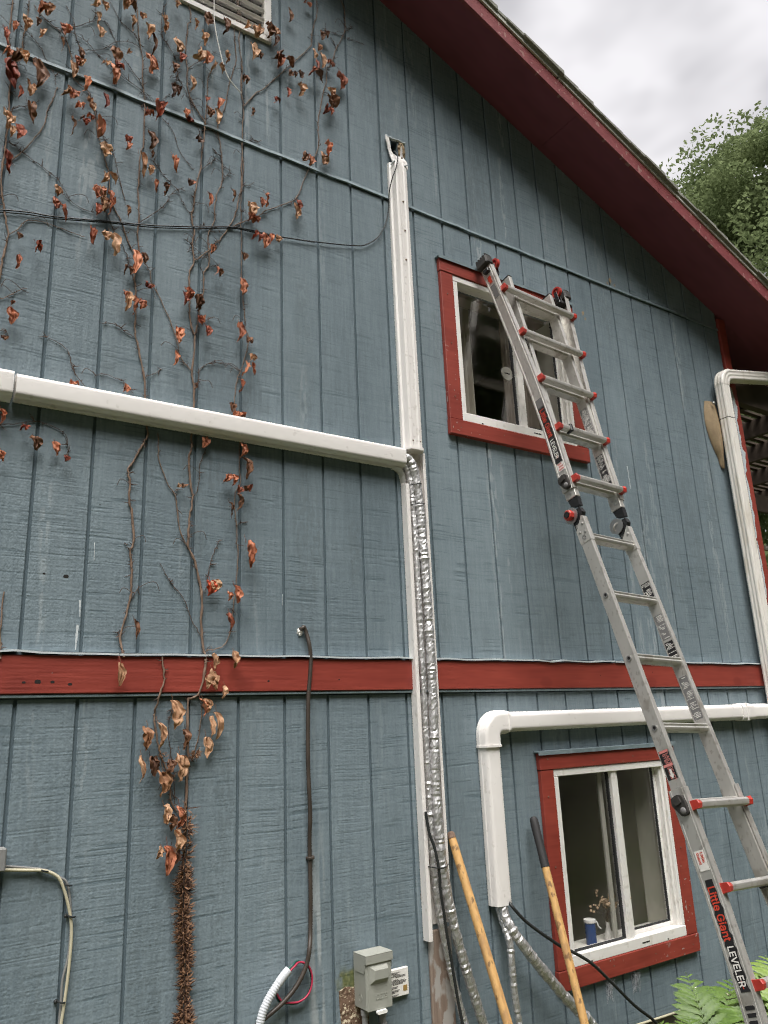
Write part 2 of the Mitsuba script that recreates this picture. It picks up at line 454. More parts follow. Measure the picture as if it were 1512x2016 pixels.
tiers = [(0.105, 1.700), (1.862, 4.322), (4.346, 9.0)]
GW = 0.0063
for z0, z1 in tiers:
    for i in range(-4, 23):
        a = i * PITCH + GW
        b = min((i + 1) * PITCH - GW, X1)
        if i == -4:
            a = -0.81
        top = [(b, min(z1, soffit_z(b) + 0.012)), (a, min(z1, soffit_z(a) + 0.012))]
        if a < RIDGE < b and z1 > 6:
            top.insert(1, (RIDGE, soffit_z(RIDGE)))
        P = Polygon([(a, z0), (b, z0)] + top)
        if P.area < 0.004 or not P.is_valid:
            continue
        P = P.difference(OPEN)
        for g in getattr(P, 'geoms', [P]):
            if g.area > 0.002:
                put(wall, 'board', poly_prism(g, 0.0075, -0.004, 0.0022), 'siding_paint', False)
# the part of the gable wall left of the frame, its other walls, its rooms
put(house, 'plain_siding', poly_prism(Polygon([(X0, 0.1), (-0.815, 0.1), (-0.815, soffit_z(-0.815)), (X0, soffit_z(X0))]), 0.003, -0.004), 'siding_paint', False)
put(house, 'side_wall', cat([bx(X0, X0 + 0.12, 0.112, DEPTH, 0.1, 4.7), bx(X1 - 0.12, X1, 0.112, DEPTH, 0.1, 4.42)]), 'siding_paint', False)
put(house, 'rear_wall', poly_prism(outline, DEPTH + 0.13, DEPTH + 0.002), 'siding_paint', False)
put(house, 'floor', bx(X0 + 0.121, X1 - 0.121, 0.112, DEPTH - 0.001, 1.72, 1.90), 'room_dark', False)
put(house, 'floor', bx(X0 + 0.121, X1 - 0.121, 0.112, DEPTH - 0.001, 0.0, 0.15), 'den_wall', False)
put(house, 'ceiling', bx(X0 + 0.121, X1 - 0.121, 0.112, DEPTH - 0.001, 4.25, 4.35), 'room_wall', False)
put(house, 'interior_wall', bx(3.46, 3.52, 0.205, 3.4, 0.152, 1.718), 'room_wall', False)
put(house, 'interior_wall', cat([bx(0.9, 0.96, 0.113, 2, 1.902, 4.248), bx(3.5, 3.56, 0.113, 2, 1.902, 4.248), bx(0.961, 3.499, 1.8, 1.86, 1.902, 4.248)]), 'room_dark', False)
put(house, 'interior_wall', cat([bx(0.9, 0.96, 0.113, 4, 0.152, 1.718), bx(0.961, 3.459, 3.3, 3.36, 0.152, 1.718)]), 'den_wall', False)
put(house, 'foundation', cat([bx(X0, X1, 0.02, 0.30, GZ - 0.3, 0.097, 0.01), bx(X0, X0 + 0.2, 0.301, DEPTH + .1, GZ - 0.3, 0.097), bx(X1 - 0.2, X1, 0.301, DEPTH + .1, GZ - 0.3, 0.097)]), 'concrete', False)
# red belt board, its flashings
band = put(house, 'trim_band', cat([bx(-0.82, 1.676, -0.027, -0.005, 1.716, 1.848, 0.003), bx(1.764, 4.636, -0.027, -0.005, 1.716, 1.848, 0.003)]), 'red_paint', False)
fl = []
rs = np.random.default_rng(3)
for a, b in ((-0.82, 0.33), (0.335, 1.676), (1.764, 3.02), (3.026, 4.636)):
    xs = np.linspace(a, b, 14)
    zz = 1.8575 + 0.0022 * rs.standard_normal(14)
    fl.append(sweep([(-0.017, -0.006), (0.017, -0.002), (0.017, 0.004), (-0.017, 0.001)], np.c_[xs, np.full(14, -0.0205), zz], (0, 1, 0), (0, 0, 1)))
put(house, 'flashing', cat(fl), 'flashing', False)
put(house, 'flashing', bx(-0.82, 4.636, -0.021, -0.005, 1.703, 1.714, 0.002), 'flashing_blue', False)
xs = np.linspace(-0.82, 4.64, 60)
zf = 4.333 + 0.0012 * np.sin(xs * 5) + 0.0015 * rs.standard_normal(60)
put(house, 'flashing', sweep([(-0.010, -0.009), (0.0, -0.009), (0.004, 0.012), (-0.003, 0.012)], np.c_[xs, np.full(60, -0.006), zf], (0, 1, 0), (0, 0, 1)), 'flashing_blue', False)
# corner board with its paint flaking
put(house, 'corner_board', bx(4.645, 4.728, -0.022, 0.02, 0.10, soffit_z(4.73) - 0.002, 0.003), 'red_paint', False)
pe = []
for z0, z1, w in ((3.60, 3.86, 0.045), (3.36, 3.62, 0.03), (3.20, 3.42, 0.055), (2.72, 3.2, 0.025), (2.3, 2.7, 0.018)):
    zz = np.linspace(z0, z1, 12)
    wd = w * (0.5 + 0.7 * rs.random(12)) * np.sin(np.linspace(0.25, 2.9, 12))
    pe.append(poly_prism(Polygon(list(zip(4.648 + 0 * zz, zz)) + list(zip(4.650 + wd, zz))[::-1]), -0.0222, -0.0238))
put(house, 'bare_patch', cat(pe), 'flashing', False, 'grey patches where the red paint has flaked off')

# roof: soffit, fascia, drip edge, shingles on the visible rake
XR = 5.42


def slab(x0, x1, y0, y1, lo, hi):
    """A slab under or over the pitched soffit line between x0 and x1."""
    v = [(x, y, soffit_z(x) + d) for x in (x0, x1) for y in (y0, y1) for d in (lo, hi)]
    return trimesh.convex.convex_hull(np.array(v))


for xs0, xs1 in ((RIDGE, 2.9), (2.902, XR)):
    put(house, 'soffit', slab(xs0, xs1, -0.349, -0.0045, 0.0, 0.012), 'soffit_paint', False)
put(house, 'soffit', cat([slab(-4.05, RIDGE, -0.349, -0.0045, 0.0, 0.012), slab(4.645, XR, -0.004, DEPTH, 0.0, 0.012)]), 'soffit_paint', False)
put(house, 'fascia', cat([slab(RIDGE, 3.60, -0.372, -0.350, -0.018, 0.100), slab(3.603, XR, -0.372, -0.350, -0.018, 0.100)]), 'fascia_paint', False)
put(house, 'fascia', slab(-4.05, RIDGE - 0.001, -0.372, -0.350, -0.018, 0.100), 'fascia_paint', False)
put(house, 'fascia', bx(XR, XR + 0.02, -0.372, DEPTH + 0.3, soffit_z(XR) - 0.04, soffit_z(XR) + 0.10), 'fascia_paint', False)
roof = put(house, 'roof', cat([slab(RIDGE, XR + 0.03, -0.345, DEPTH + 0.4, 0.0125, 0.118), slab(-4.08, RIDGE - 0.002, -0.345, DEPTH + 0.4, 0.0125, 0.118)]), 'shingle', False)
put(roof, 'drip_edge', cat([slab(RIDGE, 2.72, -0.384, -0.346, 0.1005, 0.130), slab(2.735, XR + 0.03, -0.381, -0.346, 0.1005, 0.129)]), 'drip_metal', False)
x, i = RIDGE + 0.02, 0
while x < XR:
    w = 0.128
    dz = rs.normal(0, 0.004)
    v = []
    for yy in (-0.398 + rs.normal(0, 0.005), 0.6):
        v += [(x - 0.06, yy, soffit_z(x - 0.06) + 0.1305), (x + w, yy, soffit_z(x + w) + 0.1305), (x + w, yy, soffit_z(x + w) + 0.157 + dz), (x - 0.06, yy, soffit_z(x - 0.06) + 0.145)]
    put(roof, 'shingle', trimesh.convex.convex_hull(np.array(v)), 'shingle', False)
    x += w
    i += 1


# paint runs below nails, chips, a grey box at the left
runs = []
rs = np.random.default_rng(15)
for xx, zt, l, w in ((0.228, 2.27, 0.07, 0.003), (0.189, 2.05, 0.06, 0.006), (0.186, 1.96, 0.09, 0.008), (1.008, 2.12, 0.05, 0.003), (2.86, 2.73, 0.10, 0.003), (3.385, 3.06, 0.15, 0.005)):
    zz = np.linspace(0, l, 9)
    a = 0.5 * w * (0.5 + rs.random(9)) * np.linspace(1, 0.45, 9)
    dx = 0.06 * zz * rs.standard_normal() * 0.5
    runs.append(poly_prism(Polygon(list(zip(xx - a + dx, zt - zz)) + list(zip(xx + a + dx, zt - zz))[::-1]).buffer(0), -0.0038, -0.0050))
put(house, 'paint_run', cat(runs), 'flashing', False, 'thin pale runs of old paint below nail heads on the siding', 'stuff')
chips = []
for xx, zz, r in ((3.145, 4.055, 0.020), (3.160, 4.020, 0.014), (3.43, 4.36, 0.012), (3.46, 4.385, 0.022), (3.50, 4.365, 0.014)):
    g = np.c_[np.cos(np.linspace(0, 6.28, 11)[:-1]), np.sin(np.linspace(0, 6.28, 11)[:-1])] * r * (0.45 + 0.8 * rs.random(10))[:, None] * [0.6, 1.0]
    chips.append(poly_prism(Polygon(g + [xx, zz]).buffer(0), -0.0038, -0.0048))
put(house, 'paint_chip', cat(chips), 'tan_board', False, 'brown chips in the blue paint above and right of the upper window', 'stuff')
nails = []
for w in (UW, LW):
    for xx, zz in [(w['x0'] + 0.04 + t * (w['x1'] - w['x0'] - 0.08), z) for t in (0.02, 0.34, 0.67, 0.98) for z in (w['z0'] + 0.045, w['z1'] - 0.04)] + [(x, w['z0'] + t * (w['z1'] - w['z0'])) for t in (0.2, 0.5, 0.8) for x in (w['x0'] + 0.045, w['x1'] - 0.045)]:
        nails.append(place(trimesh.creation.cylinder(0.0035, 0.003, sections=8), basis((xx + rs.normal(0, .006), -0.0335, zz + rs.normal(0, .008)), (1, 0, 0), (0, 0, 1), (0, -1, 0))))
put(house, 'nail_head', cat(nails), 'bark', False, 'rusty nail heads in the red window casings', 'stuff')
single('junction_box', bx(-0.12, 0.004, -0.055, -0.0045, 1.165, 1.235, 0.004), 'conduit_pipe', 'grey box cut off by the left edge above the cream cable', 'box', False)


# windows
def window(w, mull, key):
    """A sliding window in its red casing; the left sash is the inner one."""
    k = numbered(house + '__window')
    labels[k] = {'label': 'white sliding window in a red board casing' + key}
    scene[k] = mikit.ply(bx(w['x0'] + CB, w['x1'] - CB, 0.085, 0.105, w['z0'] + 0.055, w['z0'] + CB * 0.9 - 0.002), 'jamb')
    x0, x1, z0, z1 = w['x0'], w['x1'], w['z0'], w['z1']
    yb, yf = -0.0045, -0.031
    put(k, 'casing', bx(x0, x1, yf - 0.002, yb, z1 - CB * 0.94, z1, 0.003), 'red_paint', False)
    put(k, 'casing', bx(x0, x1, yf - 0.003, yb, z0, z0 + CB, 0.003), 'red_paint', False)
    put(k, 'casing', bx(x0 + 0.003, x0 + CB + 0.004, yf, yb, z0 + CB + 0.0015, z1 - CB * 0.94 - 0.0015, 0.003), 'red_paint', False)
    put(k, 'casing', bx(x1 - CB - 0.004, x1 - 0.003, yf, yb, z0 + CB + 0.0015, z1 - CB * 0.94 - 0.0015, 0.003), 'red_paint', False)
    put(k, 'drip_cap', cat([bx(x0 - 0.012, x1 + 0.012, yf - 0.010, yb, z1 + 0.001, z1 + 0.010, 0.002), bx(x0 - 0.012, x1 + 0.012, yf - 0.012, yf - 0.0095, z1 - 0.010, z1 + 0.009)]), 'flashing_blue', False)
    a0, a1, b0, b1 = x0 + CB + 0.0045, x1 - CB - 0.0045, z0 + CB + 0.0005, z1 - CB * 0.94 - 0.0005
    F = 0.044
    f = [bx(a0, a1, -0.026, 0.05, b1 - F * 0.8, b1, 0.003), bx(a0, a1, -0.029, 0.05, b0, b0 + F * 1.15, 0.003),
         bx(a0, a0 + F * 0.75, -0.026, 0.05, b0 + F * 1.15 + 0.0005, b1 - F * 0.8 - 0.0005, 0.003), bx(a1 - F * 0.55, a1, -0.026, 0.05, b0 + F * 1.15 + 0.0005, b1 - F * 0.8 - 0.0005, 0.003),
         bx(a1 - F * 0.55 - 0.014, a1 - F * 0.55 - 0.0005, -0.010, 0.05, b0 + F * 1.15 + 0.0005, b1 - F * 0.8 - 0.0005, 0.002)]
    put(k, 'frame', cat(f), 'vinyl', False)
    gx0, gx1, gz0, gz1 = a0 + F * 0.75, a1 - F * 0.55 - 0.0145, b0 + F * 1.15, b1 - F * 0.8
    put(k, 'mullion', cat([bx(mull - 0.027, mull + 0.010, -0.017, 0.012, gz0 + 0.0005, gz1 - 0.0005, 0.003), bx(mull + 0.0105, mull + 0.028, -0.010, 0.012, gz0 + 0.0005, gz1 - 0.0005, 0.003)]), 'vinyl', False)
    # left pane in a grey gasket, inner sash behind it
    put(k, 'gasket', cat([bx(gx0 + 0.0005, gx0 + 0.007, 0.004, 0.020, gz0 + 0.0005, gz1 - 0.0005), bx(gx0 + 0.0075, mull - 0.0275, 0.004, 0.02, gz0 + 0.0005, gz0 + 0.008),
                          bx(mull - 0.036, mull - 0.0275, 0.004, 0.02, gz0 + 0.0085, gz1 - 0.0005)]), 'gasket', False)
    put(k, 'pane', pane(gx0 + 0.004, mull - 0.030, gz0 + 0.004, gz1, 0.012), 'glass', False)
    if w is LW:
        put(k, 'sash', bx(mull - 0.074, mull - 0.047, 0.034, 0.05, gz0 + 0.0005, gz1 - 0.0005, 0.003), 'inner_sash', False)
    # right sash, set back
    s0, s1 = mull + 0.0285, gx1
    put(k, 'sash', cat([bx(s0, s1, 0.016, 0.046, gz0 + 0.0005, gz0 + 0.022, 0.003), bx(s1 - 0.020, s1 - 0.0005, 0.016, 0.046, gz0 + 0.0225, gz1 - 0.0005, 0.003)]), 'vinyl', False)
    put(k, 'gasket', cat([bx(s0, s1 - 0.0205, 0.018, 0.030, gz0 + 0.0225, gz0 + 0.030), bx(s1 - 0.0285, s1 - 0.0205, 0.018, 0.030, gz0 + 0.0305, gz1 - 0.0005)]), 'gasket', False)
    put(k, 'pane', pane(s0, s1 - 0.024, gz0 + 0.025, gz1, 0.022), 'glass', False)
    put(k, 'inner_pane', pane(s0, s1 - 0.024, gz0 + 0.025, gz1, 0.034), 'glass', False)
    if w is UW:
        put(k, 'inner_pane', pane(gx0 + 0.004, mull - 0.030, gz0 + 0.004, gz1, 0.024), 'glass', False)
    # reveal of the opening and its inner sill
    put(k, 'jamb', cat([bx(x0 + CB + 0.0005, a0 + 0.02, 0.112, 0.20, z0 + CB, z1 - CB), bx(a1 - 0.02, x1 - CB - 0.0005, 0.051, 0.20, z0 + CB, z1 - CB)]), 'jamb', False)
    put(k, 'head_jamb', bx(a0 + 0.0205, a1 - 0.0205, 0.112, 0.20, b1 - 0.02, b1 + 0.02), 'room_dark', False)  # head coloured darker than the side jambs to imitate its shade
    put(k, 'sill', bx(a0 - 0.02, a1 + 0.02, 0.0505, 0.205, b0 - 0.005, b0 + 0.030, 0.002), 'jamb', False)
    put(k, 'weep_slot', cat([bx(mull + 0.05, mull + 0.105, -0.0305, -0.0292, b0 + 0.020, b0 + 0.026), bx(a0 + 0.13, a0 + 0.140, -0.0305, -0.0292, b0 + 0.004, b0 + 0.011),
                             bx(a1 - 0.16, a1 - 0.150, -0.0305, -0.0292, b0 + 0.006, b0 + 0.012)]), 'gasket', False)
    return k


def pane(x0, x1, z0, z1, y):
    return trimesh.Trimesh([(x0, y, z0), (x1, y, z0), (x1, y, z1), (x0, y, z1)], [(0, 1, 2), (0, 2, 3)], process=False)


w1 = window(UW, 2.527, ', above, with a pale curtain drawn back inside')
w2 = window(LW, 2.934, ', below, with a blue can and dried flowers on its sill')

# gable vent
vt = numbered(house + '__vent')
labels[vt] = {'label': 'white louvred gable vent with dead vine across it'}
x0, x1, z0, z1 = 0.462, 0.960, 4.995, 5.46
put(vt, 'frame', cat([bx(x0, x1, -0.020, 0.02, z0, z0 + 0.035, 0.003), bx(x1 - 0.040, x1, -0.0195, 0.02, z0 + 0.0355, z1, 0.003), bx(x0, x0 + 0.040, -0.0195, 0.02, z0 + 0.0355, z1, 0.003)]), 'vinyl', False)
for i in range(6):
    zc = z0 + 0.075 + i * 0.062
    m = cat([bx(x0 + 0.041, x1 - 0.041, -0.017, 0.045, -0.0025, 0.0025), bx(x0 + 0.041, x1 - 0.041, -0.020, -0.0172, -0.009, 0.010, 0.001)])
    M = trimesh.transformations.rotation_matrix(math.radians(30), (1, 0, 0))
    m.apply_transform(M)
    m.apply_translation((0, 0.0, zc))
    put(vt, 'slat', m, 'vinyl', False)

# the cut hole above the tall line cover
hl = numbered(house + '__wall_hole')
labels[hl] = {'label': 'rough hole in the siding patched with foam and old caulk'}
rs = np.random.default_rng(8)
m = trimesh.creation.icosphere(subdivisions=3)
m.vertices = m.vertices * np.array([0.026, 0.016, 0.058]) + (meshkit.noise(m.vertices * 4 + 9)[:, None] - 0.5) * 0.014
m.apply_translation((1.770, -0.004, 4.690))
put(hl, 'foam', m, 'tan_board', True)
xs = np.linspace(1.668, 1.795, 14)
put(hl, 'caulk', cat([tube(np.c_[xs, -0.008 + 0 * xs, 4.748 - 0.02 * (xs - 1.668) + 0.003 * rs.standard_normal(14)], 0.006 + 0.003 * rs.random(14), 7),
                      tube(smooth_path([(1.668, -0.006, 4.755), (1.671, -0.008, 4.72), (1.680, -0.007, 4.695), (1.686, -0.008, 4.66)], 4), 0.007, 7)]), 'flashing', 50)

# things seen through the windows
def sheet(x0, x1, y, z0, z1, amp, waves, lean=0.0, seed=0):
    n, m = 60, 10
    X, Z = np.meshgrid(np.linspace(0, 1, n), np.linspace(0, 1, m))
    ph = np.random.default_rng(seed).random() * 6
    xx = x0 + (x1 - x0) * X + lean * (1 - Z)
    yy = y + amp * np.sin(X * waves * 2 * np.pi + ph) + 0.4 * amp * np.sin(X * waves * 4.3 * np.pi + 2 * ph)
    zz = z0 + (z1 - z0) * Z
    v = np.stack([xx, yy, zz], -1).reshape(-1, 3)
    i, j = np.meshgrid(np.arange(m - 1), np.arange(n - 1), indexing='ij')
    a = (i * n + j).ravel()
    return trimesh.Trimesh(v, np.vstack([np.c_[a, a + 1, a + n + 1], np.c_[a, a + n + 1, a + n]]), process=False)


single('curtain', sheet(2.20, 2.38, 0.23, 2.95, 4.02, 0.022, 3.6, 0.0, 1), 'curtain_cloth', 'pale sheer curtain gathered at the left side of the upper window', 'curtain', True)
single('curtain', sheet(2.62, 3.0, 0.24, 2.95, 4.02, 0.018, 4.2, 0.0, 5), 'curtain_brown', 'brown grey curtain drawn behind the right half of the upper window, behind the ladder', 'curtain', True)
m = trimesh.creation.cylinder(0.042, 0.006, sections=40)
m.apply_transform(trimesh.transformations.rotation_matrix(math.pi / 2, (1, 0, 0)))
m.apply_translation((2.452, 0.0165, 3.482))
th = single('thermometer', m, 'inner_sash', 'round white dial thermometer fixed on the upper window glass', 'thermometer', 30)
put(th, 'needle', bx(2.432, 2.474, 0.0125, 0.0134, 3.479, 3.485), 'label_black', False)
zs = LW['z0'] + CB + 0.0305
c = thing('spray_can', 'blue can with a white lid on the lower window sill', 'can')
m = trimesh.creation.cylinder(0.026, 0.10, sections=32)
m.apply_translation((2.765, 0.105, zs + 0.050))
put(c, 'body', m, 'can_blue', 40)
m = trimesh.creation.cylinder(0.030, 0.014, sections=32)
m.apply_translation((2.765, 0.105, zs + 0.1075))
put(c, 'lid', m, 'white_paint', 40)
put(c, 'strap', tube(smooth_path([(2.788, 0.10, zs + 0.112), (2.800, 0.09, zs + 0.098), (2.803, 0.085, zs + 0.08), (2.815, 0.08, zs + 0.068)], 5), 0.0035, 6), 'white_paint', 50)
pr = [(0.0, 0.0), (0.022, 0.0), (0.024, 0.012), (0.015, 0.04), (0.009, 0.065), (0.011, 0.085)]
m = trimesh.creation.revolve(np.array(pr), sections=28)
m.apply_translation((2.888, 0.100, zs))
single('vase', m, 'label_white', 'small pale bud vase holding dried flowers on the lower window sill', 'vase', 40)
rs = np.random.default_rng(12)
st, fl = [], []
for i in range(26):
    d = np.array([rs.normal(0, 0.05), rs.normal(0, 0.03), 0.075 + 0.05 * rs.random()])
    p0 = np.array([2.888, 0.1, zs + 0.08])
    st.append(tube([p0, p0 + d * np.array([0.4, 0.4, 0.6]), p0 + d], 0.0009, 4))
    for q in range(3):
        s = trimesh.creation.icosphere(subdivisions=1, radius=0.0045 + 0.003 * rs.random())
        s.apply_translation(p0 + d + rs.normal(0, 0.007, 3))
        fl.append(s)
df = thing('dried_flowers', 'bunch of tiny cream dried flowers in the bud vase', 'flowers')
put(df, 'stem', cat(st), 'twig', False, kind='stuff')
put(df, 'blossom', cat(fl), 'flower_dry', True, kind='stuff')

# open porch along the right side of the house
po = thing('porch', 'dark slatted porch roof and beams on the right side of the house', 'porch')
PZ = 3.98
for i in range(34):
    y = 0.10 + i * 0.088
    put(po, 'slat', bx(4.76, 8.2, y, y + 0.042, PZ, PZ + 0.02), 'porch_wood', False)
for xj in (5.05, 5.72, 6.35, 7.1, 7.9):
    put(po, 'joist', bx(xj, xj + 0.045, 0.06, 3.2, PZ - 0.15, PZ - 0.001), 'porch_wood', False)
put(po, 'beam', bx(4.76, 8.3, 0.0, 0.058, PZ - 0.20, PZ + 0.02), 'porch_wood', False)
put(po, 'beam', bx(4.76, 8.3, 3.202, 3.30, PZ - 0.26, PZ), 'porch_wood', False)
put(po, 'beam', bx(4.76, 8.3, 1.50, 1.545, PZ - 0.34, PZ - 0.152), 'porch_wood', False)
for xp, yp in ((8.2, 0.0), (8.2, 3.2), (6.4, 3.2)):
    put(po, 'post', bx(xp, xp + 0.09, yp, yp + 0.09, GZ - .1, PZ - 0.262), 'porch_wood', False)
put(po, 'rail', cat([bx(4.76, 8.2, 0.98, 1.02, 3.02, 3.06), bx(4.76, 8.2, 0.98, 1.02, 2.70, 2.74)]), 'weathered_wood', False)
put(po, 'back_screen', cat([bx(4.76, 8.2, 3.32, 3.34, 2.6 + i * 0.16, 2.72 + i * 0.16) for i in range(7)]), 'porch_wood', False)
m = cat([bx(5.80, 5.87, 0.02, 0.07, 4.03, 4.10, 0.01), bx(5.815, 5.855, -0.02, 0.02, 4.05, 4.13, 0.01)])
single('porch_lamp', m, 'downspout_paint', 'small pale fitting under the eave above the white downspout', 'fitting', 30)

# ------------------------------------------------------------------ line covers, pipes, downspout
def cover_profile(w, d, r=0.016, ribs=True):
    """Half-open trapezoid duct: back at v=0, front at v=d, u along the width."""
    p = [(-w / 2, 0.0), (-w / 2, d * 0.42), (-w / 2 + 0.003, d * 0.45), (-w * 0.40, d), (w * 0.40, d), (w / 2 - 0.003, d * 0.45), (w / 2, d * 0.42), (w / 2, 0.0)]
    return rounded(p, r, 3)


OUT = (0, -1, 0)
lc = thing('line_cover', 'white plastic line cover running level across the wall under the dead vine', 'line cover')
put(lc, 'duct', sweep(cover_profile(0.105, 0.066), [(x, -0.0045, 2.823) for x in (-0.095, 1.648)], (0, 0, 1), OUT), 'cover_plastic', 30)
put(lc, 'coupling', cat([sweep(cover_profile(0.117, 0.072), [(x, -0.0045, 2.823) for x in (-0.235, -0.105)], (0, 0, 1), OUT)]), 'cover_plastic', 30)
put(lc, 'duct', sweep(cover_profile(0.105, 0.066), [(x, -0.0045, 2.823) for x in (-0.9, -0.24)], (0, 0, 1), OUT), 'cover_plastic', 30)
ribs = [bx(-0.09, 1.643, -0.0455 + i * 0.008, -0.042 + i * 0.008, 2.7695 - 0.0015, 2.7715) for i in range(4)]
put(lc, 'rib', cat(ribs), 'cover_plastic', False)
# its curved lower lip into the channel
pp = smooth_path([(1.598, -0.024, 2.768), (1.625, -0.024, 2.764), (1.642, -0.024, 2.742), (1.651, -0.024, 2.700)], 5)
put(lc, 'elbow', sweep(rounded([(-0.006, -0.02), (0.006, -0.02), (0.006, 0.022), (-0.006, 0.022)], 0.003), pp, frames(pp)[2], OUT), 'cover_plastic', 30)

tc = thing('line_cover', 'tall upright white line cover above the horizontal one, cut open and torn at its top', 'line cover')
zz = [2.882, 3.2, 3.6, 4.0, 4.3, 4.515, 4.56]
fl = [1, 1, 1, 1, 1, 1, 0.93]
prf = rounded([(-0.050, 0.0), (-0.050, 0.022), (-0.040, 0.026), (-0.034, 0.058), (-0.020, 0.062), (-0.017, 0.058), (0.012, 0.058), (0.016, 0.063), (0.034, 0.060), (0.041, 0.026), (0.050, 0.022), (0.050, 0.0)], 0.005, 2)
prf = prf * np.array([1.10, 1.0])
R = [np.c_[1.717 + prf[:, 0] * f, -0.0045 - prf[:, 1] * f, np.full(len(prf), z)] for z, f in zip(zz, fl)]
put(tc, 'duct', loft(R), 'cover_plastic', 30)
# torn flaps at the cut end, the dents, screws
lf = Polygon([(1.672, 4.545), (1.735, 4.53), (1.772, 4.535), (1.776, 4.585), (1.768, 4.64), (1.760, 4.705), (1.752, 4.69), (1.752, 4.636), (1.722, 4.630), (1.706, 4.636), (1.690, 4.648), (1.678, 4.735), (1.656, 4.737), (1.653, 4.695), (1.664, 4.66), (1.668, 4.60)])
m = poly_prism(lf, -0.018, -0.024)
v = m.vertices
v[:, 1] += -0.036 * np.clip((4.62 - v[:, 2]) / 0.08, 0, 1) + 0.006 * np.sin(v[:, 2] * 60)
put(tc, 'torn_flap', m, 'cover_plastic', False)
put(tc, 'crease', cat([tube(smooth_path([(1.740, -0.066, 4.535), (1.752, -0.067, 4.543), (1.764, -0.058, 4.556)], 4), 0.0045, 7), tube(smooth_path([(1.666, -0.040, 4.530), (1.672, -0.052, 4.542), (1.682, -0.060, 4.552)], 4), 0.0035, 7)]), 'flashing', 50)
sc = []
for xx, z in ((1.727, 4.585), (1.719, 4.30), (1.721, 4.12), (1.717, 3.94), (1.696, 2.915), (1.741, 2.915)):
    s = trimesh.creation.icosphere(subdivisions=2, radius=0.0052)
    s.apply_translation((xx, -0.0635, z))
    sc.append(s)
put(tc, 'screw', cat(sc), 'bark', True)
put(tc, 'end_ring', sweep(rounded([(-0.058, 0.0), (-0.058, 0.03), (-0.04, 0.070), (0.04, 0.070), (0.058, 0.03), (0.058, 0.0)], 0.01), [(1.716, -0.0045, z) for z in (2.868, 2.880)], (1, 0, 0), OUT), 'cover_plastic', 30)

ch = thing('line_channel', 'open white line channel without its lid, holding two foil wrapped pipes down the wall', 'channel')
put(ch, 'base', bx(1.652, 1.776, -0.010, -0.0048, 0.742, 2.866), 'cover_plastic', False)
put(ch, 'lip', cat([bx(1.648, 1.654, -0.054, -0.0102, 0.690, 2.69, 0.001), bx(1.6545, 1.668, -0.054, -0.049, 0.690, 2.69, 0.0015)]), 'cover_plastic', False)
put(ch, 'lip', cat([bx(1.772, 1.777, -0.050, -0.0102, 0.742, 2.866, 0.001), bx(1.762, 1.7715, -0.050, -0.046, 0.742, 2.866, 0.0015)]), 'cover_plastic', False)
put(ch, 'clip', cat([bx(1.740, 1.761, -0.020, -0.0103, z, z + 0.012, 0.003) for z in (2.835, 2.690)]), 'cover_plastic', False)

bt = single('batten', cat([bx(1.672, 1.790, -0.022, -0.0045, -0.15, 0.722, 0.004)]), 'weathered_wood', 'bare weathered plank on the wall below the open white channel', 'plank', False)
bare = Polygon([(1.238, 0.578), (1.27, 0.588), (1.31, 0.580), (1.352, 0.590), (1.372, 0.56), (1.366, 0.40), (1.36, 0.12), (1.255, 0.11), (1.262, 0.3), (1.250, 0.42), (1.240, 0.52)])
single('rotten_board', poly_prism(bare, -0.0045, -0.0085), 'flaking_wood', 'flaking brown bare wood patch behind the grey electrical box', 'board', False)
for (xx, z, l) in ((1.650, 0.846, 0.055),):
    single('nail_strip', bx(xx, xx + l, -0.0065, -0.0045, z, z + 0.022), 'flaking_wood', 'rusty stain of old wood beside the channel near its lower end', 'stain', False)


def foil(parent, name, pts, r, seed, fine=0.0098):
    """A tube wrapped in creased foil: rings pinched at uneven steps, facets left sharp."""
    P = smooth_path(pts, 12)
    L = np.r_[0, np.cumsum(np.linalg.norm(np.diff(P, axis=0), axis=1))]
    g = np.random.default_rng(seed)
    n = int(L[-1] / fine)
    s = np.linspace(0, L[-1], n) + g.uniform(-0.35, 0.35, n) * fine
    s = np.clip(np.sort(s), 0, L[-1])
    Q = np.stack([np.interp(s, L, P[:, k]) for k in range(3)], 1)
    t, a, b = frames(np.stack([np.interp(np.linspace(0, L[-1], n), L, P[:, k]) for k in range(3)], 1))
    k = 13
    ang = np.arange(k) * 2 * np.pi / k + g.uniform(-0.16, 0.16, (n, k))
    base = 1 + 0.03 * np.convolve(g.standard_normal(n), np.ones(4) / 4, 'same')[:, None]
    crease = np.where(g.random(n) < 0.22, -0.12 * g.random(n), 0)[:, None] * (0.3 + 1.1 * g.random((n, k)))
    rad = r * (base + 0.15 * (g.random((n, k)) - 0.5) + 0.07 * np.repeat(g.standard_normal((n, 1)), k, 1) * (g.random((n, 1)) < 0.4) + crease)
    rings = Q[:, None] + rad[..., None] * (np.cos(ang)[..., None] * a[:, None] + np.sin(ang)[..., None] * b[:, None])
    return put(parent, name, loft(rings), 'foil', False)


